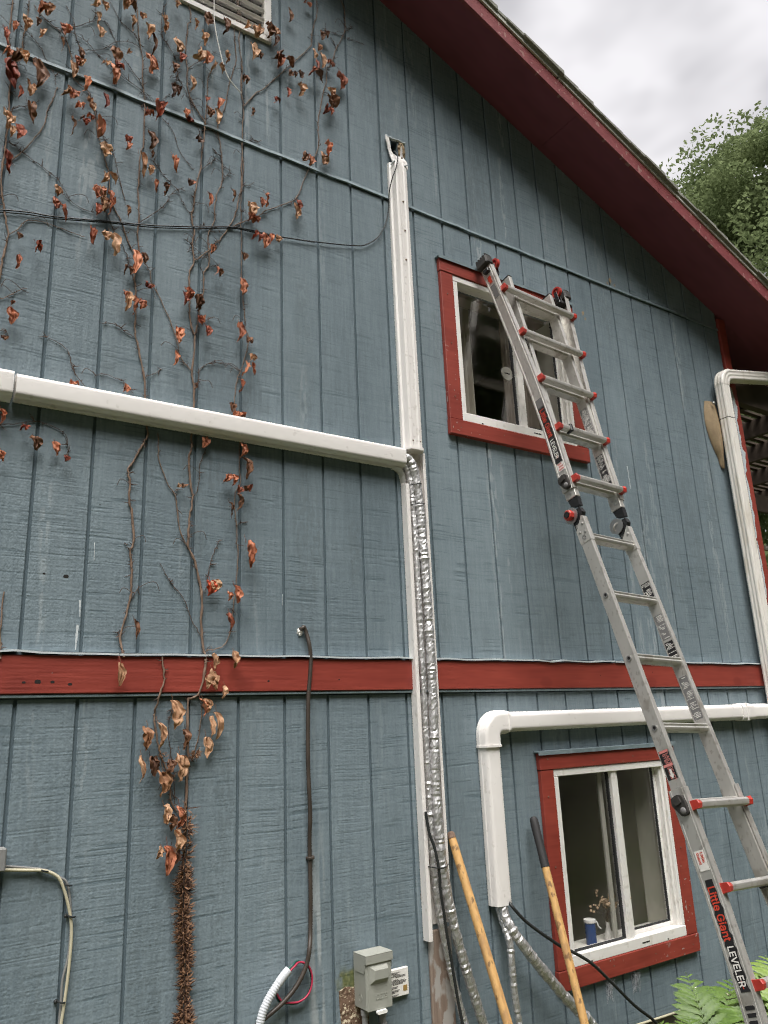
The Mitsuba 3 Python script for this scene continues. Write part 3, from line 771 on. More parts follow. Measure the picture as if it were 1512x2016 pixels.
f1 = thing('foil_pipe', 'thick foil wrapped pipe in the open white channel, bending out at the bottom', 'pipe')
foil(f1, 'sleeve', [(1.640, -0.040, 2.829), (1.668, -0.045, 2.826), (1.690, -0.050, 2.800), (1.706, -0.050, 2.755), (1.716, -0.050, 2.70), (1.728, -0.048, 2.60), (1.733, -0.048, 2.45), (1.738, -0.050, 2.30),
                    (1.740, -0.052, 2.0), (1.738, -0.053, 1.62), (1.726, -0.055, 1.36), (1.722, -0.058, 1.20), (1.728, -0.060, 1.05), (1.742, -0.063, 0.90), (1.764, -0.068, 0.765), (1.800, -0.072, 0.62), (1.850, -0.085, 0.44), (1.905, -0.10, 0.24), (1.95, -0.12, -0.02), (1.96, -0.13, -0.22)], 0.0212, 2)
f2 = thing('foil_pipe', 'thinner foil wrapped pipe behind the black cable in the open channel', 'pipe')
foil(f2, 'sleeve', [(1.655, -0.030, 2.80), (1.680, -0.030, 2.755), (1.693, -0.031, 2.70), (1.698, -0.031, 2.6), (1.703, -0.031, 2.40), (1.703, -0.031, 2.27), (1.702, -0.031, 1.9), (1.702, -0.031, 1.5), (1.700, -0.034, 1.25), (1.698, -0.036, 1.05), (1.703, -0.038, 0.93),
                    (1.714, -0.042, 0.80), (1.735, -0.048, 0.66), (1.762, -0.055, 0.52), (1.795, -0.065, 0.38), (1.83, -0.08, 0.22), (1.85, -0.09, -0.02), (1.855, -0.09, -0.22)], 0.0150, 5)
tp = []
for z, x in ((2.690, 1.712), (2.590, 1.722)):
    tp.append(tube(smooth_path([(1.676, -0.045, z - 0.004), (1.690, -0.065, z - 0.002), (x + 0.008, -0.0755, z + 0.003), (x + 0.022, -0.062, z + 0.004), (x + 0.026, -0.045, z + 0.003)], 4), 0.0022, 6))
single('cable_tie', cat(tp), 'cable_black', 'two thin black bands round the foil pipes below the white elbow', 'cable tie', 50)
KC = path("1.657,-0.062,1.199 1.664,-0.070,1.117 1.680,-0.082,1.052 1.690,-0.090,0.972 1.695,-0.088,0.877 1.706,-0.088,0.798 1.715,-0.088,0.720 1.728,-0.090,0.620 1.745,-0.095,0.48 1.77,-0.11,0.25 1.78,-0.12,-0.2")
single('cable', tube(smooth_path(KC, 6), 0.0062, 9), 'cable_black', 'black cable running down in front of the foil pipes in the open channel', 'cable', 50)
single('cable_tie', tube(smooth_path([(1.660, -0.045, 0.979), (1.672, -0.088, 0.977), (1.690, -0.0985, 0.973), (1.712, -0.096, 0.972), (1.742, -0.078, 0.972), (1.752, -0.070, 0.974), (1.757, -0.072, 0.98)], 5), 0.0028, 6), 'cable_black', 'black zip tie round the pipes and the cable in the channel', 'cable tie', 50)

# the right-hand cover with its elbow
rc = thing('line_cover', 'white line cover turning down beside the lower window, with foil pipes out of its end', 'line cover')
H = 1.559
put(rc, 'duct', sweep(cover_profile(0.093, 0.066), [(x, -0.0045, H) for x in (2.140, 4.10)], (0, 0, 1), OUT), 'cover_plastic', 30)
put(rc, 'duct', sweep(cover_profile(0.093, 0.066), [(x, -0.0045, H) for x in (4.20, 4.80)], (0, 0, 1), OUT), 'cover_plastic', 30)
put(rc, 'coupling', cat([sweep(cover_profile(0.105, 0.072), [(x, -0.0045, H) for x in (4.09, 4.21)], (0, 0, 1), OUT), bx(4.128, 4.138, -0.0775, -0.0045, H - 0.0535, H + 0.0535, 0.004)]), 'cover_plastic', 30)
put(rc, 'duct', sweep(cover_profile(0.102, 0.066), [(2.066, -0.0045, z) for z in (0.770, 1.480)], (1, 0, 0), OUT), 'cover_plastic', 30)
th_ = np.linspace(0, math.pi / 2, 9)
cx, cz, rr = 2.128, 1.497, 0.062
cen = [(2.066, -0.0045, 1.452)] + [(cx - rr * math.cos(t), -0.0045, cz + rr * math.sin(t)) for t in th_] + [(2.172, -0.0045, H)]
sd = [(1, 0, 0)] + [(math.cos(t), 0, -math.sin(t)) for t in th_] + [(0, 0, -1)]
put(rc, 'elbow', sweep(cover_profile(0.112, 0.073), cen, sd, OUT), 'cover_plastic', 30)
put(rc, 'rim', sweep(cover_profile(0.119, 0.077), [(2.066, -0.0045, z) for z in (1.447, 1.457)], (1, 0, 0), OUT), 'cover_plastic', 30)
put(rc, 'rim', sweep(cover_profile(0.112, 0.077), [(x, -0.0045, H) for x in (2.168, 2.178)], (0, 0, 1), OUT), 'cover_plastic', 30)
f3 = thing('foil_pipe', 'thick crinkled foil pipe sloping down to the right from the right line cover', 'pipe')
foil(f3, 'sleeve', [(2.064, -0.040, 0.85), (2.064, -0.045, 0.78), (2.066, -0.060, 0.720), (2.083, -0.085, 0.668), (2.120, -0.105, 0.607), (2.178, -0.110, 0.536), (2.246, -0.112, 0.461), (2.318, -0.116, 0.383), (2.386, -0.12, 0.317), (2.457, -0.125, 0.249), (2.60, -0.13, 0.09), (2.68, -0.13, -0.08), (2.70, -0.13, -0.22)], 0.0235, 11)
f4 = thing('foil_pipe', 'thin crinkled foil pipe hanging straight down from the right line cover', 'pipe')
foil(f4, 'sleeve', [(2.050, -0.030, 0.85), (2.055, -0.035, 0.75), (2.060, -0.06, 0.68), (2.062, -0.075, 0.645), (2.064, -0.082, 0.60), (2.060, -0.086, 0.55), (2.060, -0.087, 0.47), (2.063, -0.088, 0.407), (2.072, -0.09, 0.313), (2.085, -0.09, 0.2), (2.10, -0.09, -0.22)], 0.0155, 17)
KB = path("2.095,-0.050,0.84 2.090,-0.060,0.79 2.098,-0.085,0.757 2.153,-0.092,0.700 2.226,-0.100,0.645 2.304,-0.108,0.592 2.363,-0.112,0.556 2.420,-0.125,0.527 2.520,-0.120,0.467 2.631,-0.110,0.378 2.785,-0.110,0.242 2.914,-0.110,0.147 3.02,-0.11,0.02 3.08,-0.11,-0.2")
single('cable', tube(smooth_path(KB, 6), 0.0072, 9), 'cable_black', 'black cable curving from the right line cover across the second wooden handle', 'cable', 50)

# downspout at the corner
ds = thing('downspout', 'white ribbed metal downspout with an elbow at the right corner of the house', 'downspout')
pf = []
for s, (a, b) in enumerate((((-0.039, 0.0), (-0.039, 0.07)), ((-0.039, 0.07), (0.039, 0.07)), ((0.039, 0.07), (0.039, 0.0)), ((0.039, 0.0), (-0.039, 0.0)))):
    a, b = np.array(a), np.array(b)
    nrm = np.array([-(b - a)[1], (b - a)[0]])
    nrm = nrm / np.linalg.norm(nrm)
    for t in np.linspace(0.04, 0.96, 15):
        pf.append(a + (b - a) * t + nrm * (0.0035 * (0.5 + 0.5 * math.cos(t * 3 * 2 * math.pi + math.pi))) * (1 if s < 3 else 0.5))
pf = np.array(pf)
ZE = 3.80
put(ds, 'pipe', sweep(pf, [(4.440, -0.050, z) for z in (0.0, 1.2, 2.4, ZE)], (1, 0, 0), OUT), 'downspout_paint', 25)
k = 0.19
d = np.array([1, 0, k]) / math.hypot(1, k)
t0 = math.atan(k)
cen, sd = [], []
ce = np.array([4.440 + 0.095, ZE])
for i, t in enumerate(np.linspace(0, math.pi / 2 - t0, 15)):
    bump = 0.0035 * (i % 2)
    cen.append((ce[0] - (0.095 + bump * 0) * math.cos(t), -0.050, ce[1] + 0.095 * math.sin(t)))
    sd.append((math.cos(t) * (1 + 0.05 * (i % 2)), 0, -math.sin(t) * (1 + 0.05 * (i % 2))))
put(ds, 'elbow', sweep(pf * 1.03, cen, sd, OUT), 'downspout_paint', 25)
e = np.array(cen[-1])
put(ds, 'pipe', sweep(pf, [e + d * s for s in (0.0, 0.5, 1.05)], (d[2], 0, -d[0]), OUT), 'downspout_paint', 25)
put(ds, 'seam', cat([sweep(pf * 1.035, [(4.440, -0.049, z) for z in (3.545, 3.549)], (1, 0, 0), OUT)]), 'gasket', 25)

# the tan scrap behind the downspout
tb = thing('tan_panel', 'tan rounded panel with a ragged lower end fixed behind the white downspout', 'panel')
tz = np.linspace(0, 1, 18)
hw = 0.095 * np.sin(np.clip(tz * 1.02 + 0.12, 0, 1) * math.pi) ** 0.55 * (1 - 0.35 * tz)
rs = np.random.default_rng(4)
R = []
for t, w in zip(tz, np.maximum(hw, 0.02)):
    z = 3.69 - 0.50 * t
    u = np.linspace(-1, 1, 11)
    xx = 4.378 + 0.03 * t + u * w - 0.018 * math.sin(t * math.pi)
    yo = -0.012 - 0.040 * (1 - u ** 2) * math.sin(t * 2.6 + 0.3)
    jag = (0.02 * rs.random(11)) if t > 0.95 else 0
    R.append(np.r_[np.c_[xx, yo, z + jag * np.ones(11)], np.c_[xx, yo + 0.006, z + jag * np.ones(11)][::-1]])
put(tb, 'panel', loft(R), 'tan_board', 40)
sc = []
for xx, z, rr in ((4.360, 3.665, 0.011), (4.425, 3.185, 0.015)):
    s = trimesh.creation.icosphere(subdivisions=2, radius=rr)
    s.apply_translation((xx, -0.05, z))
    sc.append(s)
put(tb, 'bolt', cat(sc), 'steel', True)

# ------------------------------------------------------------------ measured lines on the wall, metres
BLACK = "-0.209,-0.016,3.555 -0.202,-0.016,3.557 -0.102,-0.016,3.583 0.002,-0.016,3.600 0.198,-0.016,3.651 0.383,-0.016,3.698"
BLACKB = "0.573,-0.016,3.760 0.741,-0.016,3.820 0.809,-0.016,3.835 0.998,-0.016,3.858 1.194,-0.016,3.894"
BLACKC = "1.009,-0.016,3.859 1.205,-0.016,3.899 1.414,-0.016,3.951 1.498,-0.016,3.985 1.575,-0.016,4.057 1.629,-0.016,4.160 1.653,-0.016,4.254"
BLACKD = "1.632,-0.075,4.404 1.643,-0.075,4.446 1.661,-0.075,4.486 1.673,-0.075,4.532 1.680,-0.075,4.558 1.678,-0.075,4.578"
CREAM = "-0.014,-0.020,1.169 -0.007,-0.020,1.168 0.069,-0.020,1.157 0.124,-0.020,1.149 0.161,-0.020,1.132 0.183,-0.020,1.106 0.207,-0.020,1.041 0.224,-0.020,0.962 0.224,-0.020,0.864 0.217,-0.020,0.762 0.209,-0.020,0.685 0.205,-0.020,0.650"
CREAMDARK = "-0.014,-0.014,1.181 -0.007,-0.014,1.179 0.070,-0.014,1.164 0.133,-0.014,1.149 0.179,-0.014,1.121 0.205,-0.014,1.094 0.221,-0.014,0.999 0.221,-0.014,0.886 0.207,-0.014,0.814 0.206,-0.014,0.748 0.204,-0.014,0.677"
TIES = "0.127,-0.017,1.148 0.203,-0.017,1.095 0.220,-0.017,0.998 0.205,-0.017,0.751"
BROWN = "1.092,-0.020,1.975 1.100,-0.020,1.981 1.111,-0.020,1.957 1.118,-0.020,1.908 1.124,-0.020,1.848 1.119,-0.020,1.776 1.109,-0.020,1.671 1.104,-0.020,1.434"
BROWN2 = "1.107,-0.020,1.433 1.110,-0.020,1.238 1.112,-0.020,1.142 1.113,-0.020,0.957 1.110,-0.020,0.822"
BROWN3 = "1.095,-0.045,0.792 1.091,-0.045,0.757 1.079,-0.045,0.710 1.054,-0.045,0.667 1.024,-0.045,0.634 0.995,-0.045,0.612 0.961,-0.045,0.591 0.906,-0.045,0.565 0.875,-0.045,0.551"
COND = "1.001,-0.050,0.705 0.976,-0.050,0.686 0.941,-0.050,0.651 0.917,-0.050,0.623 0.896,-0.050,0.588 0.885,-0.050,0.553 0.882,-0.050,0.533"
RED = "1.007,-0.030,0.704 1.023,-0.030,0.714 1.049,-0.030,0.719 1.075,-0.030,0.712 1.092,-0.030,0.697 1.103,-0.030,0.673 1.105,-0.030,0.647 1.097,-0.030,0.618 1.077,-0.030,0.597 1.045,-0.030,0.588 1.006,-0.030,0.593 0.983,-0.030,0.600 0.968,-0.030,0.616 0.959,-0.030,0.631"
BLK = "1.007,-0.030,0.705 1.023,-0.030,0.715 1.049,-0.030,0.720 1.075,-0.030,0.711 1.092,-0.030,0.698 1.103,-0.030,0.677 1.107,-0.030,0.646 1.100,-0.030,0.618 1.080,-0.030,0.595 1.045,-0.030,0.584 1.006,-0.030,0.590 0.983,-0.030,0.596 0.968,-0.030,0.612 0.959,-0.030,0.631"
GRN = "1.007,-0.030,0.707 1.023,-0.030,0.716 1.049,-0.030,0.721 1.075,-0.030,0.710 1.092,-0.030,0.698 1.103,-0.030,0.681 1.110,-0.030,0.646 1.104,-0.030,0.617 1.083,-0.030,0.592 1.045,-0.030,0.580 1.006,-0.030,0.587 0.983,-0.030,0.593 0.968,-0.030,0.608 0.959,-0.030,0.631"
# dead vine stems: vine, radius at start and end in mm, x,z along the wall
STEMS = [
    (0, 9.0, 8.0, "0.608,0.592 0.608,0.700 0.609,0.820 0.599,0.902 0.598,1.026 0.599,1.093 0.605,1.195 0.605,1.309 0.608,1.461 0.603,1.553 0.603,1.683 0.610,1.693 0.635,1.707 0.658,1.788 0.662,1.837 0.662,1.826 0.661,1.875 0.651,1.975 0.649,2.087 0.640,2.138 0.616,2.230 0.588,2.286"),
    (0, 8.0, 6.0, "0.588,2.286 0.587,2.355 0.590,2.414 0.602,2.491 0.592,2.551 0.581,2.660 0.594,2.713 0.590,2.755 0.596,2.885 0.594,2.979 0.583,3.051 0.590,3.122 0.593,3.226"),
    (0, 6.5, 5.0, "0.593,3.226 0.574,3.270 0.567,3.362 0.562,3.445 0.562,3.530 0.581,3.588 0.571,3.672 0.579,3.740 0.565,3.806 0.573,3.875 0.573,3.935 0.573,3.917 0.587,4.014 0.602,4.097 0.605,4.188 0.615,4.294 0.611,4.355"),
    (0, 4.0, 3.0, "0.615,4.299 0.620,4.400 0.624,4.483 0.623,4.541 0.626,4.614 0.641,4.664 0.666,4.701"),
    (0, 4.5, 4.0, "0.611,4.355 0.571,4.405 0.540,4.459 0.526,4.510 0.522,4.561 0.524,4.609 0.514,4.675 0.512,4.752 0.518,4.833 0.517,4.869 0.533,4.922 0.521,4.983 0.505,5.023"),
    (0, 5.0, 4.0, "0.584,3.592 0.612,3.622 0.649,3.669 0.681,3.716 0.702,3.747 0.740,3.815 0.773,3.901 0.790,3.989 0.795,4.023 0.803,4.062 0.802,4.175 0.806,4.322 0.808,4.440 0.810,4.537 0.799,4.598 0.795,4.676 0.803,4.754 0.794,4.830 0.782,4.918 0.792,5.052 0.778,5.134 0.775,5.185"),
    (0, 4.5, 3.5, "0.810,4.537 0.836,4.574 0.879,4.650 0.912,4.685 0.963,4.761 1.009,4.829 1.050,4.895 1.070,4.918 1.128,5.007 1.198,5.120 1.204,5.188 1.221,5.280 1.242,5.365 1.239,5.460"),
    (0, 4.5, 3.5, "0.740,3.815 0.808,3.871 0.883,3.927 0.925,3.977 0.998,4.031 1.061,4.081 1.106,4.138 1.188,4.368 1.228,4.469 1.232,4.551 1.232,4.648 1.248,4.733 1.266,4.845 1.287,4.925 1.294,5.009 1.326,5.075 1.355,5.178 1.411,5.321 1.419,5.411 1.417,5.496 1.397,5.554"),
    (0, 3.5, 2.5, "1.294,5.009 1.280,5.040 1.266,5.075 1.255,5.124"),
    (0, 3.0, 2.0, "1.414,5.325 1.439,5.365 1.470,5.408"),
    (0, 2.5, 1.5, "1.357,5.179 1.346,5.217 1.321,5.248"),
    (0, 2.0, 1.5, "1.291,5.282 1.348,5.285 1.410,5.298 1.463,5.305 1.547,5.313"),
    (0, 5.0, 3.5, "0.593,3.228 0.604,3.284 0.608,3.352 0.622,3.423 0.629,3.471 0.627,3.545 0.648,3.587 0.649,3.663 0.642,3.732 0.652,3.778 0.673,3.834 0.672,3.900 0.682,3.978 0.704,4.051 0.705,4.141 0.696,4.244 0.680,4.323 0.681,4.382 0.701,4.438 0.720,4.512 0.732,4.614 0.755,4.729 0.770,4.792 0.764,4.889 0.758,4.968 0.776,5.074 0.772,5.183"),
    (0, 4.0, 3.0, "0.583,3.056 0.533,3.108 0.516,3.173 0.494,3.238 0.457,3.319 0.425,3.381 0.396,3.427 0.387,3.474 0.366,3.506 0.321,3.541"),
    (0, 3.5, 3.0, "0.799,4.598 0.801,4.679 0.794,4.799"),
    (0, 3.5, 3.0, "0.791,2.887 0.780,2.912 0.782,2.977 0.792,3.066 0.808,3.114 0.829,3.186 0.846,3.269 0.829,3.322 0.823,3.395 0.814,3.480 0.807,3.597 0.806,3.686 0.809,3.766 0.802,3.838 0.805,3.913 0.801,3.987 0.810,4.150 0.806,4.264"),
    (0, 4.0, 3.0, "0.672,1.875 0.704,1.881 0.746,1.897 0.773,1.954 0.780,2.021 0.793,2.116 0.798,2.191 0.803,2.295 0.794,2.327 0.796,2.393 0.787,2.442 0.786,2.532 0.809,2.581 0.805,2.667 0.807,2.785"),
    (0, 4.5, 3.0, "0.588,2.286 0.555,2.341 0.536,2.456 0.524,2.503 0.497,2.537 0.456,2.640 0.455,2.678 0.450,2.750"),
    (0, 3.0, 1.5, "0.655,1.925 0.617,1.984 0.578,2.073 0.546,2.112 0.514,2.150 0.477,2.211"),
    (0, 3.0, 2.0, "0.602,2.494 0.625,2.539 0.629,2.645 0.650,2.700 0.658,2.724"),
    (0, 2.5, 1.3, "0.651,2.103 0.667,2.124 0.676,2.188 0.697,2.274 0.723,2.331"),
    (0, 4.0, 3.0, "0.609,1.449 0.628,1.483 0.646,1.542 0.655,1.611 0.659,1.629 0.656,1.685"),
    (0, 2.5, 2.0, "0.565,1.320 0.557,1.425 0.543,1.492 0.533,1.596 0.543,1.669"),
    (0, 6.0, 6.0, "0.601,1.230 0.590,1.270 0.561,1.307 0.546,1.339 0.545,1.369 0.534,1.427 0.513,1.472 0.495,1.526 0.478,1.607 0.477,1.643 0.486,1.706 0.501,1.766 0.491,1.848"),
    (0, 7.5, 6.0, "0.349,1.842 0.338,1.916 0.351,1.984 0.369,2.072 0.368,2.135 0.368,2.195 0.361,2.245 0.371,2.296 0.359,2.403 0.348,2.438 0.346,2.527 0.336,2.573 0.355,2.608 0.378,2.660 0.399,2.707 0.406,2.747 0.390,2.875 0.386,2.968 0.366,3.054 0.351,3.119 0.339,3.161 0.337,3.254 0.333,3.347 0.326,3.407 0.327,3.479 0.335,3.541"),
    (0, 5.5, 4.5, "0.335,3.541 0.338,3.571 0.328,3.647 0.332,3.713 0.322,3.837 0.322,3.948 0.324,4.054 0.336,4.097 0.334,4.193 0.331,4.329 0.317,4.434 0.313,4.545 0.295,4.650 0.281,4.759 0.270,4.889"),
    (0, 4.5, 3.0, "0.322,3.532 0.293,3.585 0.269,3.646 0.249,3.693 0.222,3.738 0.207,3.792 0.195,3.896 0.173,3.963 0.152,4.031 0.140,4.067 0.123,4.175 0.099,4.237 0.084,4.273 0.028,4.308 0.013,4.408 -0.001,4.444 -0.026,4.511 -0.061,4.530 -0.111,4.556 -0.154,4.596"),
    (0, 3.0, 2.0, "0.321,3.415 0.301,3.481 0.291,3.516 0.268,3.567 0.241,3.606 0.218,3.647 0.195,3.705"),
    (0, 3.0, 2.2, "0.271,3.779 0.240,3.884 0.209,3.994 0.177,4.042 0.148,4.108 0.127,4.177 0.112,4.223 0.089,4.264"),
    (0, 2.5, 2.0, "0.042,4.484 0.018,4.542 0.010,4.604 -0.028,4.671"),
    (0, 2.2, 1.6, "-0.005,4.562 0.056,4.619 0.092,4.668 0.096,4.756"),
    (0, 2.5, 2.0, "0.320,4.379 0.301,4.392 0.219,4.422 0.173,4.449 0.110,4.487 0.065,4.524 -0.003,4.541 -0.061,4.536"),
    (0, 2.2, 2.0, "0.060,4.477 0.101,4.494 0.147,4.535 0.193,4.594 0.254,4.622 0.301,4.619"),
    (0, 2.5, 2.0, "0.323,4.398 0.308,4.429 0.261,4.483 0.213,4.543 0.188,4.602 0.135,4.687"),
    (0, 2.5, 2.0, "0.297,4.640 0.256,4.687 0.204,4.721 0.155,4.803"),
    (0, 2.5, 2.0, "0.319,4.295 0.339,4.355 0.343,4.374 0.377,4.340 0.404,4.364 0.435,4.419 0.468,4.424"),
    (0, 2.5, 2.0, "0.464,4.485 0.478,4.573 0.466,4.643 0.431,4.695 0.395,4.741 0.394,4.793 0.395,4.885 0.413,4.944"),
    (0, 3.0, 2.0, "0.616,4.352 0.581,4.392 0.550,4.430 0.515,4.487 0.489,4.532 0.473,4.582"),
    (0, 2.0, 1.5, "0.599,4.263 0.583,4.307 0.551,4.390 0.540,4.453"),
    (0, 2.2, 1.8, "0.559,4.068 0.500,4.142 0.460,4.240 0.411,4.284"),
    (0, 2.0, 1.6, "0.497,3.924 0.450,3.964 0.403,4.008 0.375,4.034"),
    (0, 3.0, 2.5, "0.334,3.698 0.343,3.707 0.415,3.791 0.435,3.816 0.459,3.867 0.457,3.877 0.493,3.928 0.534,3.939"),
    (0, 3.0, 2.0, "0.526,4.616 0.560,4.663 0.599,4.702 0.624,4.733 0.664,4.792"),
    (0, 2.5, 1.6, "0.605,4.082 0.646,4.132 0.675,4.173"),
    (0, 2.2, 1.6, "0.565,3.812 0.549,3.835 0.527,3.863 0.504,3.908"),
    (0, 2.5, 1.5, "0.611,2.983 0.619,3.064 0.644,3.097 0.675,3.115 0.749,3.127 0.803,3.104"),
    (0, 2.0, 1.3, "0.344,2.897 0.306,2.941 0.281,2.949 0.234,2.960 0.207,2.954 0.188,2.941"),
    (0, 2.5, 1.5, "0.337,3.152 0.299,3.165 0.278,3.178 0.246,3.187 0.210,3.182"),
    (0, 2.5, 1.3, "0.157,2.891 0.120,2.930 0.099,2.976 0.089,3.017 0.069,3.038 0.015,3.063 -0.025,3.062"),
    (0, 2.0, 1.5, "0.583,3.747 0.604,3.772 0.627,3.802"),
    (0, 2.2, 1.6, "0.569,3.660 0.553,3.677 0.534,3.688"),
    (0, 2.2, 1.6, "0.653,3.588 0.688,3.600 0.704,3.617"),
    (0, 2.2, 1.6, "0.609,3.280 0.635,3.303 0.658,3.332"),
    (0, 2.2, 1.6, "0.392,2.986 0.429,3.010 0.459,3.038"),
    (0, 2.2, 1.6, "0.796,2.393 0.813,2.412 0.842,2.418"),
    (0, 2.2, 1.6, "0.361,2.245 0.348,2.264 0.338,2.280"),
    (0, 2.2, 1.6, "0.372,2.062 0.383,2.082 0.399,2.113"),
    (0, 2.2, 1.6, "0.524,2.506 0.539,2.521 0.561,2.519"),
    (0, 2.2, 1.6, "0.340,1.921 0.330,1.935 0.309,1.937"),
    (0, 2.2, 1.6, "0.705,4.141 0.725,4.138 0.748,4.136"),
    (0, 2.2, 1.6, "0.706,4.063 0.726,4.093 0.748,4.125"),
    (0, 2.2, 1.6, "0.806,4.310 0.837,4.342 0.864,4.359 0.904,4.348"),
    (0, 2.2, 1.6, "0.805,4.080 0.839,4.088 0.870,4.118"),
    (0, 2.2, 1.6, "0.697,4.188 0.674,4.206 0.659,4.222"),
    (1, 7.0, 5.0, "-0.180,3.237 -0.177,3.316 -0.171,3.389 -0.164,3.458 -0.178,3.521 -0.192,3.589 -0.201,3.631 -0.209,3.705 -0.206,3.824 -0.206,3.920 -0.204,4.029 -0.213,4.115 -0.209,4.192 -0.224,4.323 -0.234,4.359 -0.235,4.464 -0.238,4.579"),
    (1, 4.5, 3.5, "-0.208,4.218 -0.195,4.297 -0.179,4.347 -0.183,4.403 -0.177,4.470 -0.173,4.580 -0.178,4.615"),
    (1, 4.5, 3.0, "-0.211,3.756 -0.188,3.784 -0.145,3.851 -0.109,3.925 -0.073,4.016 -0.064,4.101 -0.045,4.172 -0.036,4.228"),
    (1, 2.2, 1.6, "-0.203,3.883 -0.146,3.855 -0.083,3.824 -0.011,3.786 0.006,3.769 0.045,3.706 0.025,3.720 0.074,3.686 0.131,3.678 0.147,3.679"),
    (1, 3.5, 2.0, "-0.164,3.458 -0.126,3.508 -0.107,3.543 -0.060,3.562 0.004,3.560 0.067,3.554 0.114,3.549"),
    (1, 3.5, 2.0, "-0.178,3.173 -0.171,3.177 -0.135,3.207 -0.122,3.220 -0.106,3.236 -0.082,3.254"),
    (1, 3.0, 2.0, "-0.167,3.043 -0.161,3.047 -0.141,3.060 -0.132,3.037"),
    (1, 2.5, 1.6, "-0.217,4.479 -0.171,4.447 -0.116,4.402 -0.079,4.327 -0.052,4.288 -0.041,4.236"),
    (1, 2.5, 1.6, "-0.135,2.676 -0.130,2.677 -0.079,2.689 -0.022,2.710 0.019,2.710 0.071,2.694 0.101,2.672 0.111,2.621 0.106,2.594"),
    (1, 6.0, 4.0, "-0.061,1.832 -0.063,1.880 -0.068,1.969 -0.066,2.065"),
    (1, 3.0, 2.0, "-0.203,4.015 -0.187,4.052 -0.147,4.077 -0.122,4.094 -0.101,4.129"),
]
